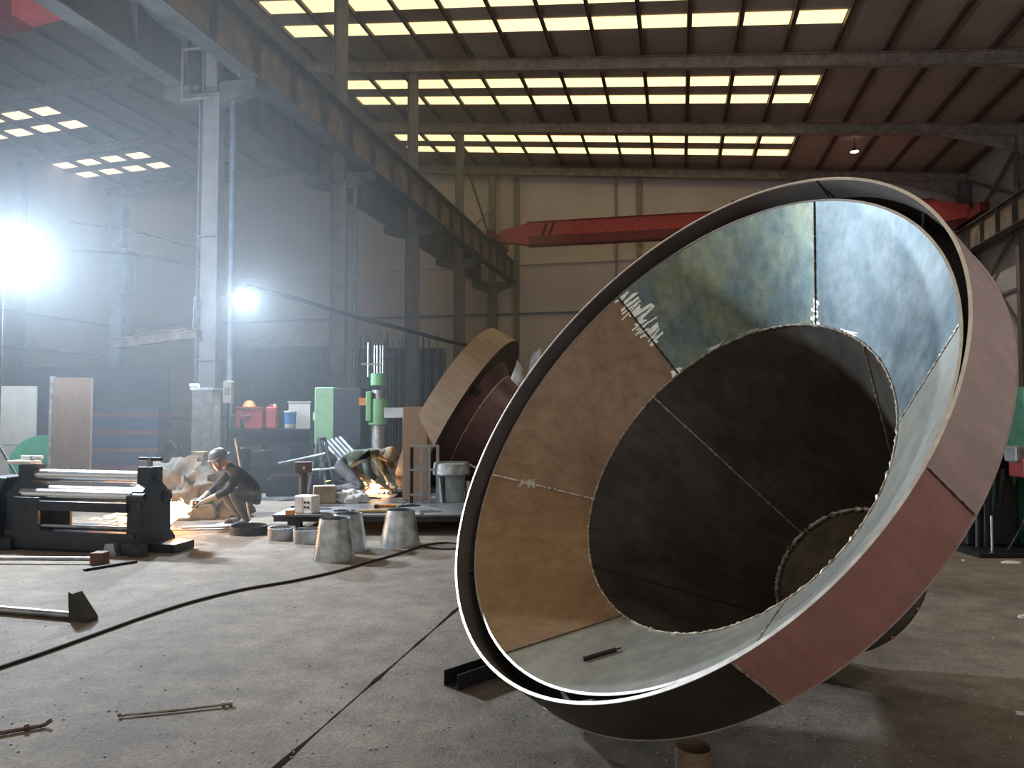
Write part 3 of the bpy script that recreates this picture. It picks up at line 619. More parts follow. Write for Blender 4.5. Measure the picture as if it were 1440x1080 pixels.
# ================================================================== PEOPLE
def figure(name, label, J, loc, rz, cl, scl=1., gear=None):
    """J: joint positions (facing +x, left +y, up +z); one continuous skinned body"""
    o = thing(name, label, 'person', loc, rz); o.scale = (scl,)*3
    V = []; E = []; RAD = []; KIND = []; ix = {}
    def v(n, p, r, k): ix[n] = len(V); V.append(p); RAD.append(r); KIND.append(k)
    def e(a_, b_): E.append((ix[a_], ix[b_]))
    v('pel', J['pel'], (.155, .13), 1); v('waist', J['waist'], (.145, .115), 0); v('chest', J['chest'], (.165, .13), 0); v('neck', J['neck'], (.062, .062), 3); v('jaw', J['jaw'], (.070, .085), 3); v('head', J['head'], (.088, .105), 3)
    for a_, b_ in (('pel', 'waist'), ('waist', 'chest'), ('chest', 'neck'), ('neck', 'jaw'), ('jaw', 'head')): e(a_, b_)
    for s_, sg in (('l', 1), ('r', -1)):
        def M_(p): return (p[0], p[1]*sg, p[2])
        g_ = J.get('arm_'+s_, J['arm']); lg = J.get('leg_'+s_, J['leg'])
        v('sh'+s_, M_(g_[0]), (.078, .078), 0); v('el'+s_, M_(g_[1]), (.056, .056), 0); v('wr'+s_, M_(g_[2]), (.038, .038), 2)
        d = (Vector(g_[2])-Vector(g_[1])).normalized(); pm_ = Vector(g_[2])+d*.06
        v('pa'+s_, M_(pm_), (.042, .030), 2)
        for a_, b_ in (('chest', 'sh'+s_), ('sh'+s_, 'el'+s_), ('el'+s_, 'wr'+s_), ('wr'+s_, 'pa'+s_)): e(a_, b_)
        sd = d.cross(Vector((0, 0, 1))); sd.normalize(); nn = sd.cross(d)
        for f in range(4):
            b0 = pm_ + d*.045 + sd*((f-1.5)*.021); l_ = (.075, .085, .08, .062)[f]
            b1 = b0 + d*l_*.5 - nn*.012; b2 = b1 + d*l_*.25 - nn*l_*.45
            v(f'f{f}a'+s_, M_(b0), (.0105, .0105), 2); v(f'f{f}b'+s_, M_(b1), (.0095, .0095), 2); v(f'f{f}c'+s_, M_(b2), (.008, .008), 2)
            e('pa'+s_, f'f{f}a'+s_); e(f'f{f}a'+s_, f'f{f}b'+s_); e(f'f{f}b'+s_, f'f{f}c'+s_)
        t1 = Vector(g_[2])+d*.035 + sd*.045 - nn*.01; t2 = t1 + d*.045 - nn*.03
        v('ta'+s_, M_(t1), (.012, .012), 2); v('tb'+s_, M_(t2), (.009, .009), 2); e('wr'+s_, 'ta'+s_); e('ta'+s_, 'tb'+s_)
        v('hp'+s_, M_(lg[0]), (.098, .098), 1); v('kn'+s_, M_(lg[1]), (.068, .068), 1); v('an'+s_, M_(lg[2]), (.050, .050), 1); v('to'+s_, M_(lg[3]), (.046, .038), 4)
        for a_, b_ in (('pel', 'hp'+s_), ('hp'+s_, 'kn'+s_), ('kn'+s_, 'an'+s_), ('an'+s_, 'to'+s_)): e(a_, b_)
    me = bpy.data.meshes.new('body'); me.from_pydata([tuple(p) for p in V], E, [])
    tmp = bpy.data.objects.new('body', me); COL.objects.link(tmp)
    sk = tmp.modifiers.new('skin', 'SKIN'); sk.use_smooth_shade = True
    for k, r_ in enumerate(RAD): me.skin_vertices[0].data[k].radius = r_; me.skin_vertices[0].data[k].use_root = (k == 0)
    ss = tmp.modifiers.new('sub', 'SUBSURF'); ss.levels = 2; ss.render_levels = 2
    dg = bpy.context.evaluated_depsgraph_get(); ev = tmp.evaluated_get(dg)
    nm = bpy.data.meshes.new_from_object(ev); bpy.data.objects.remove(tmp)
    nm.materials.clear()
    for m_ in cl: nm.materials.append(m_)
    seg = [(Vector(V[a_]), Vector(V[b_]), KIND[a_], KIND[b_], max(RAD[a_][0], .02), max(RAD[b_][0], .02)) for a_, b_ in E]
    for p in nm.polygons:
        best = None; c_ = p.center
        for a_, b_, ka, kb, ra, rb_ in seg:
            ab = b_-a_; t_ = max(0, min(1, (c_-a_).dot(ab)/max(1e-9, ab.length_squared)))
            d_ = (c_-(a_+ab*t_)).length/lerp(ra, rb_, t_)
            if best is None or d_ < best[0]: best = (d_, ka if t_ < .5 else kb)
        p.material_index = best[1]; p.use_smooth = True
    put(nm, 'body', o)
    # face details and headgear
    hd_ = Vector(J['head']); ja = Vector(J['jaw']); upv = (hd_-ja).normalized(); fwv = Vector(J['look']).normalized(); fwv = (fwv-upv*fwv.dot(upv)).normalized(); sv = upv.cross(fwv)
    ctr = (hd_+ja)/2
    for sg in (1, -1):
        MB().lathe([(0, -.010), (.010, -.004), (.010, .004), (0, .010)], 10, c=ctr+fwv*.092+upv*.02+sv*.034*sg).build('eye', M_black, o)
        MB().lathe([(0, -.03), (.014, -.015), (.016, .012), (0, .03)], 8, c=ctr+sv*.095*sg).build('ear', M_skin, o)
    MB().tube([ctr+fwv*.085+upv*.015, ctr+fwv*.118-upv*.022, ctr+fwv*.09-upv*.03], [.008, .014, .01], 6).build('nose', M_skin, o, smooth=True)
    MB().tube([ctr+fwv*.098-upv*.055+sv*.022, ctr+fwv*.104-upv*.056, ctr+fwv*.098-upv*.055-sv*.022], .005, 6).build('mouth', mat('lips', (.25, .1, .08), .6), o)
    if gear: gear(o, ctr, upv, fwv, sv)
    return o
def helmet(o, c_, u, f_, s_):
    q_ = Matrix((f_, s_, u)).transposed()
    MB().lathe([(.125, .03), (.122, .06), (.108, .105), (.075, .14), (0, .158)], 24, q_, c_).build('hard_hat', mat('hat_grey', (.13, .13, .14), .4), o, smooth=60)
    MB().lathe([(.150, .028), (.15, .036), (.11, .04), (.11, .03)], 24, q_, c_, close=True).build('hat_brim', MATS['hat_grey'], o)
    m = MB()
    for k in range(9):
        pass
    MB().lathe([(.128, .03), (.135, -.05), (.115, -.13), (.110, -.13), (.130, -.05), (.123, .03)], 14, q_, c_, a0=-1.1, a1=1.1, close=True).build('face_shield', mat('visor', (.06, .04, .07), .12), o, smooth=60)
def capgear(o, c_, u, f_, s_):
    q_ = Matrix((f_, s_, u)).transposed()
    MB().lathe([(.118, .02), (.116, .07), (.09, .12), (0, .135)], 24, q_, c_).build('cap', M_cap, o, smooth=60)
    MB().lathe([(.10, .02), (.19, .012), (.19, .020), (.10, .03)], 10, q_, c_, a0=-.8, a1=.8, close=True).build('cap_peak', M_cap, o)
    MB().lathe([(.118, .02), (.112, -.05), (.09, -.08), (.105, .02)], 14, q_, c_, a0=1.9, a1=4.4, close=True).build('hair', M_hair, o)
face = math.atan2((-RT-FH*.8).y, (-RT-FH*.8).x)
J1 = dict(pel=(-.22, 0, .40), waist=(-.12, 0, .56), chest=(.06, 0, .74), neck=(.19, 0, .85), jaw=(.27, 0, .88), head=(.31, 0, .97), look=(.8, .1, -.6),
          arm=((.08, .19, .76), (.26, .26, .52), (.48, .10, .40)), leg=((-.20, .10, .38), (.20, .22, .50), (-.04, .16, .09), (.16, .19, .05)))
w1 = figure('person', 'crouching worker in dark jacket and hard hat using an angle grinder', J1, on(338, 741), face, [M_cloth, M_trou, M_glove, M_skin, M_boot], .98, helmet)
face2 = math.atan2((RT-FH*.25).y, (RT-FH*.25).x)
J2 = dict(pel=(-.34, 0, .40), waist=(-.20, 0, .52), chest=(.06, 0, .60), neck=(.22, 0, .58), jaw=(.29, 0, .53), head=(.37, 0, .55), look=(.45, -.2, -.85),
          arm=((.08, .19, .58), (.16, .26, .32), (.32, .12, .16)), leg=((-.33, .10, .38), (.06, .17, .11), (-.36, .15, .09), (-.47, .15, .05)))
p2 = on(514, 696, .25)
w2 = figure('person', 'bent-over worker in olive jacket and tan cap cutting on the platform', J2, (p2.x, p2.y, .252), face2, [M_olive, M_trou, M_glove, M_skin, M_boot], 1.12, capgear)
# tools in their hands
def grinder(loc, rz, label, m_):
    o = thing('angle_grinder', label, 'grinder', loc, rz)
    MB().tube([(-.20, 0, 0), (-.02, 0, 0), (.05, 0, 0)], [.026, .032, .028], 10).build('grinder_body', m_, o, smooth=True)
    MB().tube([(.05, 0, .03), (.05, 0, -.05)], .026, 10).build('gear_head', M_steel, o)
    MB().tube([(.05, 0, -.05), (.05, 0, -.056)], .062, 20).build('disc', M_dark, o)
    MB().tube([(.03, .03, 0), (.03, .13, .02)], .013, 8).build('side_handle', M_black, o)
grinder(w1.location + Matrix.Rotation(face, 3, 'Z') @ Vector((.56, 0, .36)), face, 'angle grinder throwing sparks in the crouching worker\'s hands', M_greend)
grinder(w2.location + Matrix.Rotation(face2, 3, 'Z') @ Vector((.44, 0, .11)), face2, 'angle grinder held low over the platform by the olive-jacketed worker', M_orange)

# ---- sparks
gp = w1.location + Matrix.Rotation(face, 3, 'Z') @ Vector((.62, 0, .28))
sparks('grinding_sparks', gp, -RT*1.0 - FH*.1 + UP*.14, 900, .27, .66, 'fan of white-hot orange sparks spraying from the crouching worker\'s grinder', 1, .95, .35, .011)
sparks('grinding_sparks', on(186, 752, .30)+FH*1.3, -RT*1.0 + UP*.12, 150, .22, .95, 'orange sparks glowing under the rolls of the bending machine', 2, .5, .25, .010)
cp = on(545, 690, .30)
sparks('cutting_sparks', cp, -RT*.6 - FH*.1 + UP*.30, 200, .30, .70, 'orange cutting sparks dancing on the welding platform', 3, .8, .7, .010)
for src, e in ((gp, 22), (cp, 11)):
    ld = bpy.data.lights.new('spark_glow', 'POINT'); ld.energy = e; ld.color = (1, .55, .22); ld.shadow_soft_size = .12
    lo = bpy.data.objects.new('spark_glow', ld); COL.objects.link(lo); lo.location = Vector(src)-RT*.2+UP*.05

# ================================================================== WELDING PLATFORM
pf = thing('welding_platform', 'low steel welding platform of dark plates behind the small cones', 'platform', (0, 0, 0))
o0 = on(382, 724, .25); PX = 4.4; PZ = 4.6
def pfp(u, v, z=0): return o0*1 + RT*u + FH*v + Vector((0, 0, z-o0.z))
mtp = Matrix.Rotation(PSI, 3, 'Z')
M_plat = mat('platform_plate', (.20, .20, .205), .5, .5, scale=2.4, col2=(.11, .11, .115), bump=.08)
for i in range(3): MB().box(pfp(PX/3*(i+.5), .95, .237), (PX/3-.012, 1.888, .026), PSI).build('deck_plate', M_plat, pf, bevel=.003)
for j in range(2): MB().box(pfp(.6, 1.9+.95*(j+.5), .237), (1.2, .938, .026), PSI).build('deck_plate', M_plat, pf, bevel=.003)
for v_, l_ in ((.12, PX), (1.75, PX), (3.6, 1.2)): MB().box(pfp(l_/2, v_, .19), (l_, .10, .068), PSI).build('deck_beam', M_dark, pf)
for u_, v_ in ((.25, .15), (1.5, .15), (2.9, .15), (4.1, .15), (.25, 1.7), (2.9, 1.7), (4.1, 1.7), (.15, 3.6), (1.05, 3.6)): MB().box(pfp(u_, v_, .0785), (.16, .12, .155), PSI).build('leg', M_dark, pf)
def top(px, py, h=.25): p_ = on(px, py, h); return Vector((p_.x, p_.y, h+.001))
# small galvanised cones on the floor
def small_cone(px, py, rb_, rt_, h, label, m_=M_galv):
    p_ = on(px, py); o = thing('small_cone', label, 'cone', (p_.x, p_.y, 0), PSI+.4, 'small galvanised cones')
    for a0, a1 in ((0, 178.5), (180, 358.5)): plate(rb_, 0, rt_, h, a0, a1, .006, 24).build('cone_half', m_, o, smooth=30)
    for a_ in (-.8, 179.2): bead([pol(lerp(rb_, rt_, k/14)+.006, a_, h*k/14) for k in range(15)], .006, 60+a_, .4).build('weld_seam', M_weld, o)
    return o
small_cone(470, 786, .205, .145, .42, 'front small galvanised cone standing on the floor left of the cable')
small_cone(489, 773, .205, .145, .40, 'small galvanised cone half hidden behind the front left one')
small_cone(563, 766, .225, .150, .40, 'right hand small galvanised cone by the platform edge')
def ring(px, py, r_, h, label, m_=M_steel, th=.012):
    p_ = on(px, py); o = tag(MB().lathe([(r_, 0), (r_, h), (r_-th, h), (r_-th, 0)], 36, close=True).build('steel_ring', m_, None, smooth=30), label, 'ring', 'short steel rings on the floor'); o.location = (p_.x, p_.y, .001)
ring(350, 750, .23, .10, 'short dark steel ring on the floor nearest the crouching worker', M_dark)
ring(433, 762, .17, .15, 'short galvanised ring on the floor beside the small cones')
ring(396, 758, .16, .14, 'tilted grey ring in the middle of the three rings', M_steel)
# clutter on the platform
def ontop(name, px, py, label, cat, h=.25, rz=PSI): return thing(name, label, cat, top(px, py, h), rz)
b_ = ontop('socket_box', 432, 721, 'white plastic socket box with four dark holes on the platform edge', 'box', rz=PSI-.35)
MB().bx((-.13, -.09, 0), (.13, .09, .22)).build('case', M_white, b_, bevel=.01)
for x in (.03, .08):
    for z in (.08, .14): MB().tube([(x, -.088, z), (x, -.096, z)], .017, 10).build('hole', M_black, b_)
MB().bx((-.12, -.096, .02), (-.01, -.09, .20)).build('front_label', mat('label_grey', (.5, .48, .47), .6), b_)
def carton(px, py, d, label, m_, rz=PSI, h=.25):
    o = thing('carton', label, 'box', top(px, py, h), rz); MB().bx((-d[0]/2, -d[1]/2, 0), (d[0]/2, d[1]/2, d[2])).build('case', m_, o, bevel=.008)
    MB().bx((-d[0]/2+.01, -.02, d[2]), (d[0]/2-.01, .02, d[2]+.003)).build('tape', M_white, o)
carton(456, 707, (.30, .22, .24), 'tan carton behind the white socket box', mat('carton_tan', (.42, .34, .24), .8), PSI+.3)
st_ = ontop('vise_stand', 426, 712, 'rusty post with a square block head standing on the platform', 'stand', rz=PSI+.2)
MB().bx((-.15, -.12, 0), (.15, .12, .02)).build('base_plate', M_dark, st_); MB().tube([(0, 0, .02), (0, 0, .46)], .055, 12).build('post', mat('post_rust', (.13, .09, .07), .7, .3), st_)
MB().bx((-.11, -.09, .46), (.11, .09, .60)).build('head_block', MATS['post_rust'], st_, bevel=.01); MB().tube([(.02, -.09, .53), (.02, -.2, .53)], .018, 8).build('spindle', M_steel, st_)
def blob(name, loc, d, m_, label, cat, seed, amp=.22, fold=5., ridge=0.):
    bm = bmesh.new(); bmesh.ops.create_icosphere(bm, subdivisions=5, radius=1)
    for v_ in bm.verts:
        n_ = v_.co.normalized(); k = 1+amp*noise.fractal(n_*fold*.4+Vector((seed, 0, 0)), .9, 2, 4)+amp*.35*noise.noise(n_*fold+Vector((0, seed, 0)))
        if ridge: k += ridge*(.5-abs(noise.noise(n_*fold*.55+Vector((seed, seed, 0)))*2.2)) + ridge*.4*(.5-abs(noise.noise(n_*fold*1.3+Vector((0, 0, seed)))*2.2))
        c_ = n_*k; c_.z = max(c_.z, -.35); v_.co = Vector((c_.x*d[0], c_.y*d[1], (c_.z+.35)*d[2]/1.35))
    me = bpy.data.meshes.new(name); bm.to_mesh(me); bm.free(); me.materials.append(m_); shade(me, 60)
    o = put(me, name, None, loc, PSI); return tag(o, label, cat)
blob('plastic_bag', top(492, 706), (.26, .16, .17), M_wbag, 'crumpled white plastic bag lying on the platform', 'bag', 3)
def hammer(px, py, rz, label, m_, L=.42):
    o = ontop('hammer', px, py, label, 'hammer', rz=rz)
    MB().tube([(0, 0, .022), (L, 0, .022)], [.019, .022], 8).build('handle', m_, o, smooth=True)
    MB().box((-.01, 0, .024), (.05, .14, .046)).build('head', M_dark, o, bevel=.006)
hammer(497, 722, PSI+.25, 'hammer with long tan wooden handle on the platform edge', M_yel)
hammer(530, 714, PSI+.15, 'hammer with orange handle lying behind the tan one', M_orange, .26)
carton(408, 724, (.10, .08, .06), 'small orange block at the left corner of the platform', M_orange)
rnd = random.Random(12)
spots = ((455, 716, .2), (500, 706, .28), (520, 701, .35), (575, 712, .3), (560, 706, .22), (600, 720, .35), (480, 719, .18), (545, 719, .25), (455, 700, .4), (410, 704, .35), (620, 712, .3), (585, 722, .2))
where = ['beside the carton', 'behind the tan hammer', 'near the kneeling worker', 'left of the pot', 'behind the orange hammer', 'under the slotted frame', 'before the plastic bag', 'right of the tan hammer', 'by the vise stand', 'at the far left of the platform', 'behind the pot', 'on the front platform edge']
for (x, y, l_), wh in zip(spots, where):
    k = rnd.random(); o = MB().box((0, 0, .008), (l_, .03+.06*k, .016), 0).box((0, .02, .018), (l_*.6, .02, .008), .2).build('steel_offcut', (M_dark, M_steel, M_galv)[int(k*3)])
    o.location = top(x, y); o.rotation_euler = (0, 0, PSI+rnd.uniform(-.7, .7)); tag(o, 'flat steel offcut lying '+wh, 'offcut', 'steel offcuts on the platform')
cpl = ontop('cutting_plate', 530, 693, 'dark square plate under the cutting sparks', 'plate'); MB().bx((-.45, -.2, 0), (.45, .2, .035)).build('plate', M_dark, cpl); MB().bx((-.4, -.16, .035), (.1, .16, .05)).build('top_layer', M_plat, cpl)
# slotted frame and flanged pot
fr = ontop('slotted_frame', 598, 707, 'upright ladder-like steel frame with dark slots on the platform', 'frame', rz=PSI+.1)
for x in (-.19, -.06, .05, .17): MB().bx((x-.022, -.03, 0), (x+.022, .03, .80)).build('upright', M_steel if x > -.1 else M_black, fr)
for z in (.10, .45, .78): MB().bx((-.21, -.034, z), (.19, .034, z+.03)).build('crossbar', M_steel, fr)
pt = ontop('flanged_pot', 635, 705, 'grey steel pot with a wide flanged lid beside the slotted frame', 'pot')
MB().lathe([(.17, .0), (.20, .38), (.19, .38), (.16, .0)], 32, close=True).build('tapered_body', mat('pot_blue_grey', (.34, .40, .43), .45, .6), pt, smooth=30)
MB().lathe([(.0, .38), (.26, .38), (.27, .40), (.26, .54), (.24, .56), (0, .565)], 32).build('flanged_lid', M_galv, pt, smooth=30)
MB().tube([(.25, 0, .52), (.34, 0, .48), (.36, 0, .38)], .016, 8).build('spout', M_galv, pt)
for a_ in (0, 2.1, 4.2): MB().tube([(.2*math.cos(a_), .2*math.sin(a_), .0), (.2*math.cos(a_), .2*math.sin(a_), .38)], .012, 6).build('leg', M_dark, pt)

# ================================================================== BACKGROUND, LEFT
def panel(name, px0, px1, ptop, zc, label, cat, m_, th=.03, rz=PSI, base=0., lip=None):
    """upright sheet: bottom on the floor at distance zc"""
    a_ = dep(px0, 582, zc); b_ = dep(px1, 582, zc); ht = 1.5+(582-ptop)/1040*zc
    W = (b_-a_).length; c_ = (a_+b_)/2; o = thing(name, label, cat, (c_.x, c_.y, 0), rz)
    MB().bx((-W/2, -th/2, base), (W/2, th/2, ht)).build('sheet', m_, o, bevel=.004)
    if lip: MB().bx((-W/2-.02, -th/2-.02, base), (-W/2+.03, th/2+.02, ht+.02)).build('edge_angle', lip, o)
    return o, W, ht
o, W, ht = panel('steel_sheet', -40, 51, 543, 13.5, 'pale grey sheet standing at the far left behind the bending roll', 'sheet', M_pale, .05)
MB().bx((-W/2, -.03, ht*.46), (W/2, -.026, ht*.46+.02)).build('seam', M_stone, o)
o, W, ht = panel('steel_sheet', 73, 129, 531, 12.6, 'tall brown steel plate with a bright left edge standing upright', 'sheet', M_board, .06, lip=M_galv)
o, W, ht = panel('steel_sheet', 20, 236, 516, 19.5, 'wide slate-blue sheet standing behind the stacked beams', 'sheet', M_slate, .06)
# stacked red and blue beams
a_ = dep(130, 582, 17.0); b_ = dep(232, 582, 17.0); c_ = (a_+b_)/2; W = (b_-a_).length
for k in range(8):
    zz = .02+k*.20; m_ = M_redb if k % 2 else M_blueb
    o = thing('box_beam', ('red' if k % 2 else 'blue')+' painted beam, '+['lowest', 'second', 'third', 'fourth', 'fifth', 'sixth', 'seventh', 'topmost'][k]+' layer of the striped stack', 'beam', (c_.x, c_.y, zz), PSI, 'striped stack of beams')
    MB().bx((-W/2, -.3, 0), (W/2, .3, .125)).build('beam_body', m_, o, bevel=.006); MB().bx((-W/2, -.33, .125), (W/2, .33, .198)).build('top_flange', M_slate if k == 7 else M_blueb, o)
tagp = dep(200, 572, 16.9)
# green wheel behind the brown plate
gw = dep(62, 610, 13.2); o = thing('cable_reel', 'green round cable reel behind the tall brown plate', 'reel', (gw.x, gw.y, 0), PSI+.5)
for y in (-.16, .16): MB().tube([(0, y-.012, .62), (0, y+.012, .62)], .5, 36).build('reel_disc', mat('reel_green', (.03, .30, .15), .5), o, smooth=30)
MB().tube([(0, -.15, .62), (0, .15, .62)], .2, 24).build('hub', M_black, o, smooth=30)
for y in (-.22, .22): MB().prism([(-.4, 0), (.4, 0), (.05, .66), (-.05, .66)], .03, c=(0, y, 0)).build('side_stand', M_greend, o)
# pedestal in front of the first column with clamp
pd = dep(290, 582, 14.2)
o = thing('concrete_pedestal', 'weathered concrete pedestal before the nearest column', 'pedestal', (pd.x, pd.y, 0), PSI)
MB().bx((-.20, -.2, 0), (.20, .2, 1.95)).build('block', M_stone, o, bevel=.02); MB().bx((-.22, -.22, 1.95), (.22, .22, 2.0)).build('cap_plate', M_galv, o); MB().tube([(-.24, -.18, 2.03), (-.08, -.18, 2.03)], .045, 10).build('clamp', M_white, o)
eb = dep(321, 551, 14.0); o = thing('switch_box', 'beige switch box on a stand right of the nearest column', 'box', (eb.x, eb.y, 0), PSI)
MB().bx((-.08, -.06, 1.70), (.08, .06, 2.12)).build('case', M_pale, o, bevel=.008); MB().tube([(0, 0, 0), (0, 0, 1.7)], .025, 8).build('stand', M_dark, o); MB().bx((-.05, -.066, 1.85), (.05, -.06, 2.0)).build('cover', M_stone, o)
for i, (x, y, d, m_, lab) in enumerate(((281, 640, (.20, .2, .40), M_wood, 'pale upright timber block before the concrete pedestal'), (306, 640, (.13, .2, .36), M_board, 'brown timber block next to the pale one'))):
    p_ = dep(x, y, 12.8); o = thing('timber_block', lab, 'timber', (p_.x, p_.y, 0), PSI+.1*i); MB().bx((-d[0]/2, -.1, .45), (d[0]/2, .1, .45+d[2])).build('block', m_, o, bevel=.01); MB().bx((-.15, -.14, 0), (.15, .14, .45)).build('crate_base', M_dark, o)
# tarp heap and machine behind it
tp = dep(264, 582, 10.9)
blob('tarp_heap', (tp.x, tp.y, 0), (.80, .42, .80), M_tarp, 'heap of grey canvas tarpaulin behind the crouching worker', 'tarpaulin', 5, .10, 5, .30)
dm = dep(243, 582, 12.6)
blob('rag_bundle', (dm.x, dm.y, .0), (.30, .28, .98), M_cloth, 'dark bundle of rags beyond the grey tarpaulin heap', 'rags', 9, .25, 5)
pole = on(352, 735); wire('broom_pole', [(pole.x, pole.y, .02), Vector((pole.x, pole.y, 0))-RT*.30+FH*.2+UP*1.15], .014, M_wood, 'thin wooden pole leaning behind the crouching worker', 'pole', 2)
# flat sheets on the floor right of the worker
for i, (x, y, u, v_, lab) in enumerate(((300, 742, .9, .5, 'flat steel sheet lying under the grinding sparks'), (395, 700, 1.3, .8, 'dark sheet lying on the floor left of the platform, nearer one'), (392, 682, 1.4, .8, 'dark sheet lying on the floor left of the platform, farther one'))):
    p_ = on(x, y); o = thing('floor_sheet', lab, 'sheet', (p_.x, p_.y, 0), PSI+(.12, -.1, .2)[i]); MB().bx((-u/2, -v_/2, .0), (u/2, v_/2, .02)).build('lower_sheet', M_plat, o); MB().box((.05, .04, .03), (u*.9, v_*.85, .018), .08).build('upper_sheet', M_plat, o)
# workbench with tins
bz = 15.4; a_ = dep(330, 603, bz); b_ = dep(448, 603, bz); c_ = (a_+b_)/2; W = (b_-a_).length; BH = a_.z
o = thing('workbench', 'dark cluttered workbench along the middle columns', 'workbench', (c_.x, c_.y, 0), PSI)
MB().bx((-W/2, -.35, BH-.06), (W/2, .35, BH)).build('top', M_black, o)
for x in (-W/2+.06, W/2-.06):
    for y in (-.3, .3): MB().bx((x-.04, y-.04, 0), (x+.04, y+.04, BH-.06)).build('leg', M_dark, o)
MB().bx((-W/2, -.3, .3), (W/2, .3, .34)).build('shelf', M_dark, o); MB().bx((-W/2+.1, .30, .34), (W/2-.1, .33, BH-.06)).build('back_panel', M_black, o)
MB().bx((-W/2+.1, -.28, .34), (-.2, .2, .85)).build('drawer_unit', mat('bench_olive', (.09, .085, .05), .6), o)
MB().bx((-.15, -.28, .34), (W/2-.12, .2, .92)).build('drawer_unit', M_black, o)
for k in range(3): MB().bx((-.05+k*.5, -.29, .45), (.38+k*.5, -.28, .82)).build('drawer_front', M_slate, o) if -.05+k*.5+.43 < W/2-.12 else None
def onbench(name, px, label, cat, dy=0): 
    p_ = dep(px, 603, bz+dy); return thing(name, label, cat, (p_.x, p_.y, BH+.001), PSI)
k_ = bz/1040
o = onbench('tool_chest', 353, 'wide red metal tool chest at the left of the workbench', 'tool chest'); MB().bx((-.28, -.16, 0), (.28, .16, .40)).build('case', M_redbox, o, bevel=.015); MB().bx((-.29, -.17, .40), (.29, .17, .45)).build('lid', M_redd, o, bevel=.01); MB().bx((-.06, -.175, .26), (.06, -.16, .29)).build('latch', M_steel, o)
o = onbench('jerry_can', 383, 'upright red jerry can beside the red tool chest', 'can'); MB().bx((-.11, -.1, 0), (.11, .1, .46)).build('body', M_redbox, o, bevel=.03); MB().tube([(.05, 0, .46), (.05, 0, .52)], .03, 10).build('spout', M_white, o); MB().tube([(-.09, 0, .46), (-.06, 0, .50), (.01, 0, .50), (.02, 0, .46)], .012, 6).build('handle', M_redbox, o)
o = onbench('paint_pail', 408, 'small blue paint pail on the workbench', 'pail', -.1); MB().lathe([(.105, 0), (.125, .34), (.118, .34), (.10, .01)], 28).build('pail_body', M_bluep, o, smooth=30); MB().lathe([(0, .345), (.13, .345), (.13, .37), (0, .375)], 28).build('lid', M_white, o); MB().lathe([(.108, .02), (.112, .10), (.115, .10), (.110, .02)], 28, close=True).build('paper_band', M_pale, o)
o = onbench('notice_board', 421, 'beige board leaning at the back of the workbench', 'board', .25); MB().bx((-.23, -.02, 0), (.23, .02, .56)).build('panel', M_pale, o); MB().bx((-.25, -.03, .54), (.25, .03, .58)).build('top_rail', M_stone, o)
o = onbench('hard_hat', 350, 'orange hard hat on top of the wide red tool chest', 'helmet'); o.location.z += .452; MB().lathe([(.15, 0), (.125, .02), (.11, .08), (.06, .13), (0, .14)], 20).build('shell', M_orange, o, smooth=60); MB().lathe([(.12, -.0), (.16, .0), (.16, .012), (.12, .012)], 20, close=True).build('brim', M_orange, o)
for i, px in enumerate((327, 340)):
    o = onbench('bottle', px, ['dark bottle at the left end of the workbench', 'dark bottle close beside the red tool chest'][i], 'bottle', -.18); MB().lathe([(0, 0), (.04, 0), (.04, .16), (.015, .21), (.015, .27), (0, .27)], 14).build('glass', M_black, o, smooth=40); MB().lathe([(0, .27), (.018, .27), (.018, .29), (0, .29)], 10).build('cap', M_white, o)
# green cabinet with dark side
gz = 14.6; p_ = dep(459, 582, gz)
o = thing('machine_cabinet', 'pale green machine cabinet with dark open side by the second column', 'cabinet', (p_.x, p_.y, 0), PSI-.05)
MB().bx((-.19, -.16, .9), (.19, .16, 2.02)).build('front_door', mat('cabinet_green', (.34, .58, .36), .5, var=.08), o, bevel=.02); MB().bx((.19, -.14, .2), (.72, .5, 2.0)).build('side_body', M_slate, o, bevel=.01); MB().prism([(-.05, .0), (.19, .0), (.19, .9), (-.15, .9)], .3).build('tapered_base', M_greend, o); MB().box((-.205, -.10, 1.45), (.05, .06, .16)).build('handle', M_white, o)
# radial drill: green column machine
dz = 14.0; p_ = dep(532, 582, dz)
o = thing('drill_press', 'green pillar drill with shiny quill standing behind the bent worker', 'drill', (p_.x, p_.y, 0), PSI)
MB().bx((-.4, -.35, 0), (.4, .35, .22)).build('base', M_greend, o, bevel=.02); MB().tube([(0, 0, .22), (0, 0, 1.95)], .12, 24).build('pillar', M_steel, o, smooth=40)
MB().tube([(0, 0, 1.30), (0, 0, 1.78)], .175, 28).build('sleeve', M_green, o, smooth=40); MB().bx((-.20, -.2, 1.36), (-.10, .12, 1.92)).build('gear_case', M_green, o, bevel=.02); MB().tube([(0, 0, 2.04), (0, 0, 2.26)], .145, 24).build('cap', M_green, o, smooth=40)
for x in (-.08, -.03, .03, .08): MB().tube([(x, 0, 2.26), (x, 0, 2.80)], .012, 6).build('guide_rod', M_galv, o)
MB().tube([(-.33, 0, 2.44), (.06, 0, 2.44)], .02, 8).build('cross_rod', M_galv, o); MB().tube([(-.2, 0, 2.2), (-.2, 0, 2.85)], .018, 6).build('lift_screw', M_galv, o)
MB().bx((.10, -.12, 1.42), (.75, .12, 1.62)).build('arm', mat('arm_grey', (.40, .42, .44), .5, .3), o, bevel=.015); MB().bx((.5, -.18, 1.05), (.74, .14, 1.5)).build('spindle_head', MATS['arm_grey'], o, bevel=.02); MB().bx((-.34, -.14, 1.66), (-.2, .05, 1.80)).build('switch_block', M_orange, o)
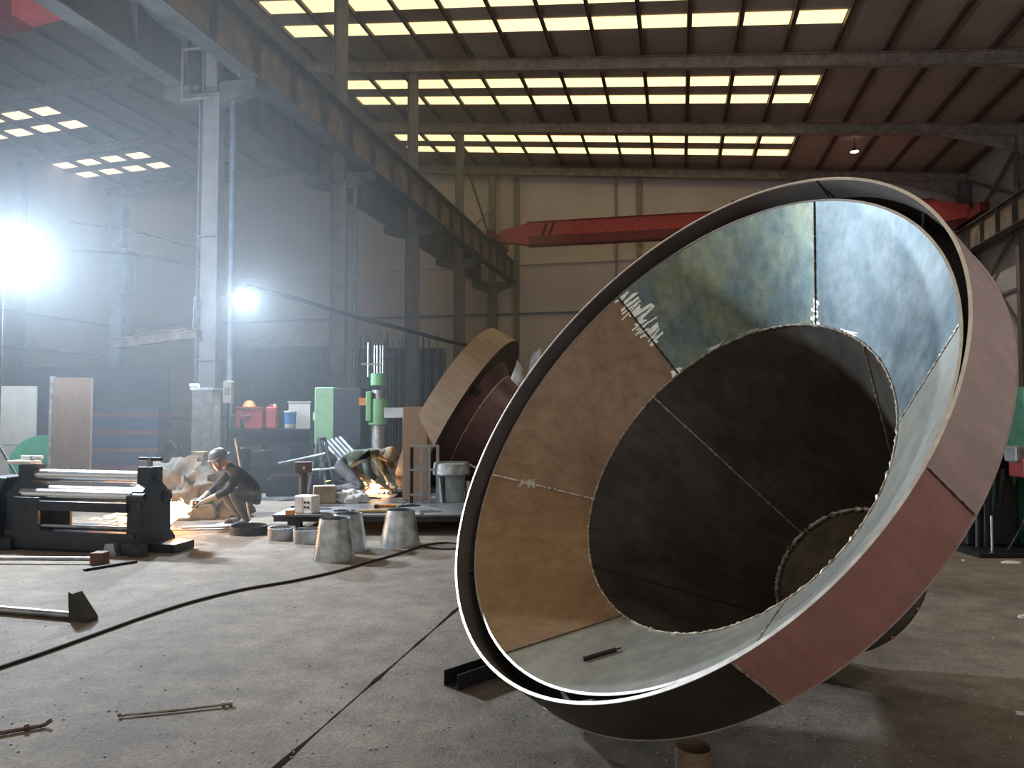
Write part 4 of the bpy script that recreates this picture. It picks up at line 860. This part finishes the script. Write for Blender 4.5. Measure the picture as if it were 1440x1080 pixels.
# a-frame trestle and grey tubes leaning
p_ = on(446, 701); o = thing('trestle', 'grey tubular a-frame trestle before the green cabinet', 'trestle', (p_.x, p_.y, 0), PSI)
for pts in ([(-.18, 0, 0), (-.02, .1, 1.05)], [(.20, 0, 0), (.0, .1, 1.05)], [(-.1, .55, 0), (-.02, .45, 1.05)], [(.2, .55, 0), (.02, .45, 1.05)]): MB().tube(pts, .028, 8).build('leg', M_post, o)
MB().tube([(0, .05, 1.05), (0, .5, 1.05)], .03, 8).build('top_bar', M_post, o); MB().tube([(-.35, -.05, .48), (.35, -.05, .54)], .025, 8).build('cross_bar', M_steel, o)
for k in range(5):
    a_ = dep(455+k*6, 622-k*1.5, 13.9+.06*k); b_ = dep(484+k*5, 655-k*3, 13.3+.06*k)
    q_ = b_-a_; b_ = a_+q_*1.0
    o = MB().tube([a_, b_, b_+q_.normalized()*.02], .04, 10).build('steel_tube', M_post if k % 2 else M_steel, None, smooth=40); tag(o, 'grey steel tube, '+['leftmost', 'second', 'middle', 'fourth', 'rightmost'][k]+' of the slanting bundle by the green cabinet', 'tube', 'slanting tube bundle')
tr = dep(480, 660, 13.9); o = thing('tube_rack', 'low dark rack carrying the slanting tube bundle', 'rack', (tr.x, tr.y, 0), PSI)
for x in (-.25, .3): MB().bx((x-.03, -.3, 0), (x+.03, .3, .62)).build('upright', M_dark, o)
MB().bx((-.28, -.03, .60), (.33, .03, .66)).build('rail', M_dark, o); MB().bx((-.28, -.28, .1), (.33, .28, .2)).build('shelf', M_dark, o)
p_ = on(395, 672); wire('steel_rod', [dep(392, 652, 13.4), dep(425, 645, 13.2), dep(458, 638, 13.0)], .022, M_steel, 'grey rod lying across the trestle before the workbench', 'rod', 3)
# rack of vertical bars in front of the end wall
rz_ = 29.; a_ = dep(500, 582, rz_); b_ = dep(626, 582, rz_); W = (b_-a_).length; c_ = (a_+b_)/2
o = thing('bar_rack', 'dark rack of tall standing bars behind the third column', 'rack', (c_.x, c_.y, 0), PSI)
MB().bx((-W/2, .1, 0), (W/2, .2, 4.1)).build('back_sheet', M_door, o)
for z in (1.2, 3.6): MB().bx((-W/2, -.12, z), (W/2, -.02, z+.1)).build('rail', M_dark, o)
rnd = random.Random(5)
for k in range(30):
    x = -W/2+W*(k+.5)/30; h_ = 3.9+.9*rnd.random(); MB().bx((x-.03, -.02, 0), (x+.03, .06, h_)).build('standing_bar', (M_post, M_dark, M_colm)[k % 3], o)
# white sacks on pallet behind far cone
sk = dep(716, 582, 17.5); o = thing('white_sack', 'tall white bulk sack behind the far cone', 'sack', (sk.x, sk.y, 0), PSI)
MB().bx((-.33, -.3, 0), (.33, .3, 2.2)).build('stand', M_stone, o); 
blob('bulk_bag', (sk.x, sk.y, 2.201), (.32, .3, .68), M_wbag, 'white bulk bag on the grey stand behind the far cone', 'bag', 2, .12, 3)
o['label'] = 'grey block stand carrying the white bulk bag'; o['category'] = 'stand'; o.name = 'block_stand'
s2 = dep(756, 582, 18.8); o = blob('bulk_bag', (s2.x, s2.y, .001), (.40, .35, 3.0), mat('sack_grey', (.42, .41, .42), .8, bump=.3), 'tall grey bulk bag right of the white one', 'bag', 8, .12, 3)
# left posts and electrical box on the left bay
pz = 20.; p_ = dep(163, 582, pz)
o = thing('bay_post', 'blue-grey post with a square hood in the glare of the floodlight', 'post', (p_.x, p_.y, 0), PSI)
MB().bx((-.16, -.16, 0), (.16, .16, 7.2)).build('shaft', M_post, o); MB().bx((-.10, -.3, 4.75), (.36, .2, 5.95)).build('switch_cabinet', M_post, o, bevel=.02); MB().bx((-.2, -.2, 0), (.2, .2, .05)).build('base_plate', M_dark, o)
# jib arm on first column
ja_ = dep(275, 468, 15.2); jb = dep(160, 450, 17.6); dv = jb-ja_; L = dv.length
o = thing('jib_arm', 'brown jib arm reaching left from the nearest column', 'jib', ja_, math.atan2(dv.y, dv.x))
for z in (-.10, .10): MB().bx((0, -.08, z-.012), (L, .08, z+.012)).build('flange', M_rust, o)
MB().bx((0, -.01, -.09), (L, .01, .09)).build('web', M_rust, o); MB().tube([(.1, 0, .1), (.05, 0, .75)], .02, 6).build('tie_rod', M_flan, o)
# overhead service cables
wire('service_cable', [dep(344, 402, 15.2), dep(420, 421, 16.6), dep(480, 440, 18), dep(560, 461, 20), dep(640, 482, 22), dep(700, 492, 25)], .055, M_rubber, 'thick dark service line sloping from the bracket lamp to the far cone', 'cable')
wire('service_cable', [dep(100, 352, 18), dep(180, 357, 17), dep(240, 366, 16), dep(276, 375, 15.4)], .03, M_rubber, 'lower slack cable between the left post and the nearest column', 'cable')
wire('service_cable', [dep(100, 312, 18), dep(180, 324, 17), dep(276, 350, 15.4)], .022, M_rubber, 'upper thin cable between the left post and the nearest column', 'cable')
wire('service_cable', [dep(0, 488, 22), dep(80, 494, 21.5), dep(150, 501, 21)], .035, M_rubber, 'brown line low across the far left bay', 'cable')
# ================================================================== RIGHT-HAND MACHINE
mz = 7.9; c_ = dep(1440, 582, mz+.35)
o = thing('radial_machine', 'dark green pillar machine with grey arm at the right edge', 'machine', (c_.x, c_.y, 0), PSI)
MB().bx((-.85, -.5, 0), (.7, .5, .05)).build('base_plate', M_black, o, bevel=.006); MB().bx((-.12, -.2, .05), (.45, .4, 1.80)).build('pillar', mat('pillar_green', (.03, .12, .065), .5), o, bevel=.03)
MB().bx((-.34, -.36, .98), (.3, -.14, 1.16)).build('arm', mat('arm_dull', (.24, .24, .24), .5, .3), o, bevel=.03); MB().bx((-.30, -.42, .82), (-.12, -.16, 1.04)).build('spindle_head', M_redd, o, bevel=.02)
for k, x in enumerate((-.62, -.5, -.42, -.34, -.24, -.18)): MB().tube([(x, -.1+.05*k, .05), (x+.03, -.08, .9+.05*(k % 3))], .02+.02*(k % 2), 8).build('hydraulic_pipe', (M_dark, M_black, M_greend)[k % 3], o)
MB().bx((-.7, -.05, .05), (-.12, .35, 1.05)).build('hydraulic_cabinet', M_black, o, bevel=.02)
MB().tube([(-.62, -.35, .05), (-.62, -.35, .42)], .012, 8).build('lever', M_galv, o)
pts = [Vector((-.14-.35*(k/12)**1.5, -.40, .86-.8*(k/12))) for k in range(13)]; MB().tube(pts, .010, 6).build('hose', M_dark, o, smooth=True)

o, W, ht = panel('steel_sheet', 567, 601, 572, 10.75, 'narrow brown plate standing upright before the far cone ring', 'sheet', mat('tan_plate', (.32, .215, .145), .6, .05, scale=1.6, col2=(.25, .165, .11)), .05, base=.252)

# dark drums, bin and scrap around the bench and platform
def drum(px, zc, label, m_, h_=.88, r_=.28):
    p_ = dep(px, 582, zc); o = thing('oil_drum', label, 'drum', (p_.x, p_.y, 0), .3)
    MB().lathe([(0, .01), (r_, 0), (r_, h_*.32), (r_+.012, h_*.34), (r_, h_*.36), (r_, h_*.64), (r_+.012, h_*.66), (r_, h_*.68), (r_, h_), (r_-.02, h_), (r_-.02, h_-.02), (0, h_-.02)], 28).build('shell', m_, o, smooth=40)
    MB().tube([(.12, 0, h_-.02), (.12, 0, h_+.01)], .03, 10).build('bung', M_steel, o)
drum(331, 13.3, 'black oil drum behind the crouching worker', M_black)
drum(362, 14.2, 'dark olive oil drum before the workbench', mat('drum_olive', (.06, .06, .035), .55, .1), .8)
p_ = on(418, 698); o = thing('scrap_bin', 'low black steel bin left of the trestle', 'bin', (p_.x, p_.y, 0), PSI+.15)
MB().bx((-.5, -.3, 0), (.5, .3, .05)).build('bottom', M_black, o)
for a_, b_ in (((-.5, -.3), (.5, -.27)), ((-.5, .27), (.5, .3)), ((-.5, -.27), (-.47, .27)), ((.47, -.27), (.5, .27))): MB().bx((a_[0], a_[1], .05), (b_[0], b_[1], .34)).build('side', M_black, o)

# ------------------------------------------------------------------ smoky air of the hall
hz = MB().bx((XL+.7, 6.5, .02), (-4.5, YW-.5, 12.0)).build('welding_smoke', mat('tmp', (1, 1, 1)))
hm = bpy.data.materials.new('smoke'); hm.use_nodes = True; hn = hm.node_tree; hn.nodes.clear()
ho = hn.nodes.new('ShaderNodeOutputMaterial'); hv = hn.nodes.new('ShaderNodeVolumeScatter')
hv.inputs['Color'].default_value = (.80, .90, 1, 1); hv.inputs['Density'].default_value = HAZE; hv.inputs['Anisotropy'].default_value = .1
hn.links.new(hv.outputs[0], ho.inputs['Volume']); hz.data.materials[0] = hm
tag(hz, 'thin bluish welding smoke hanging in the hall air', 'smoke', kind='stuff')
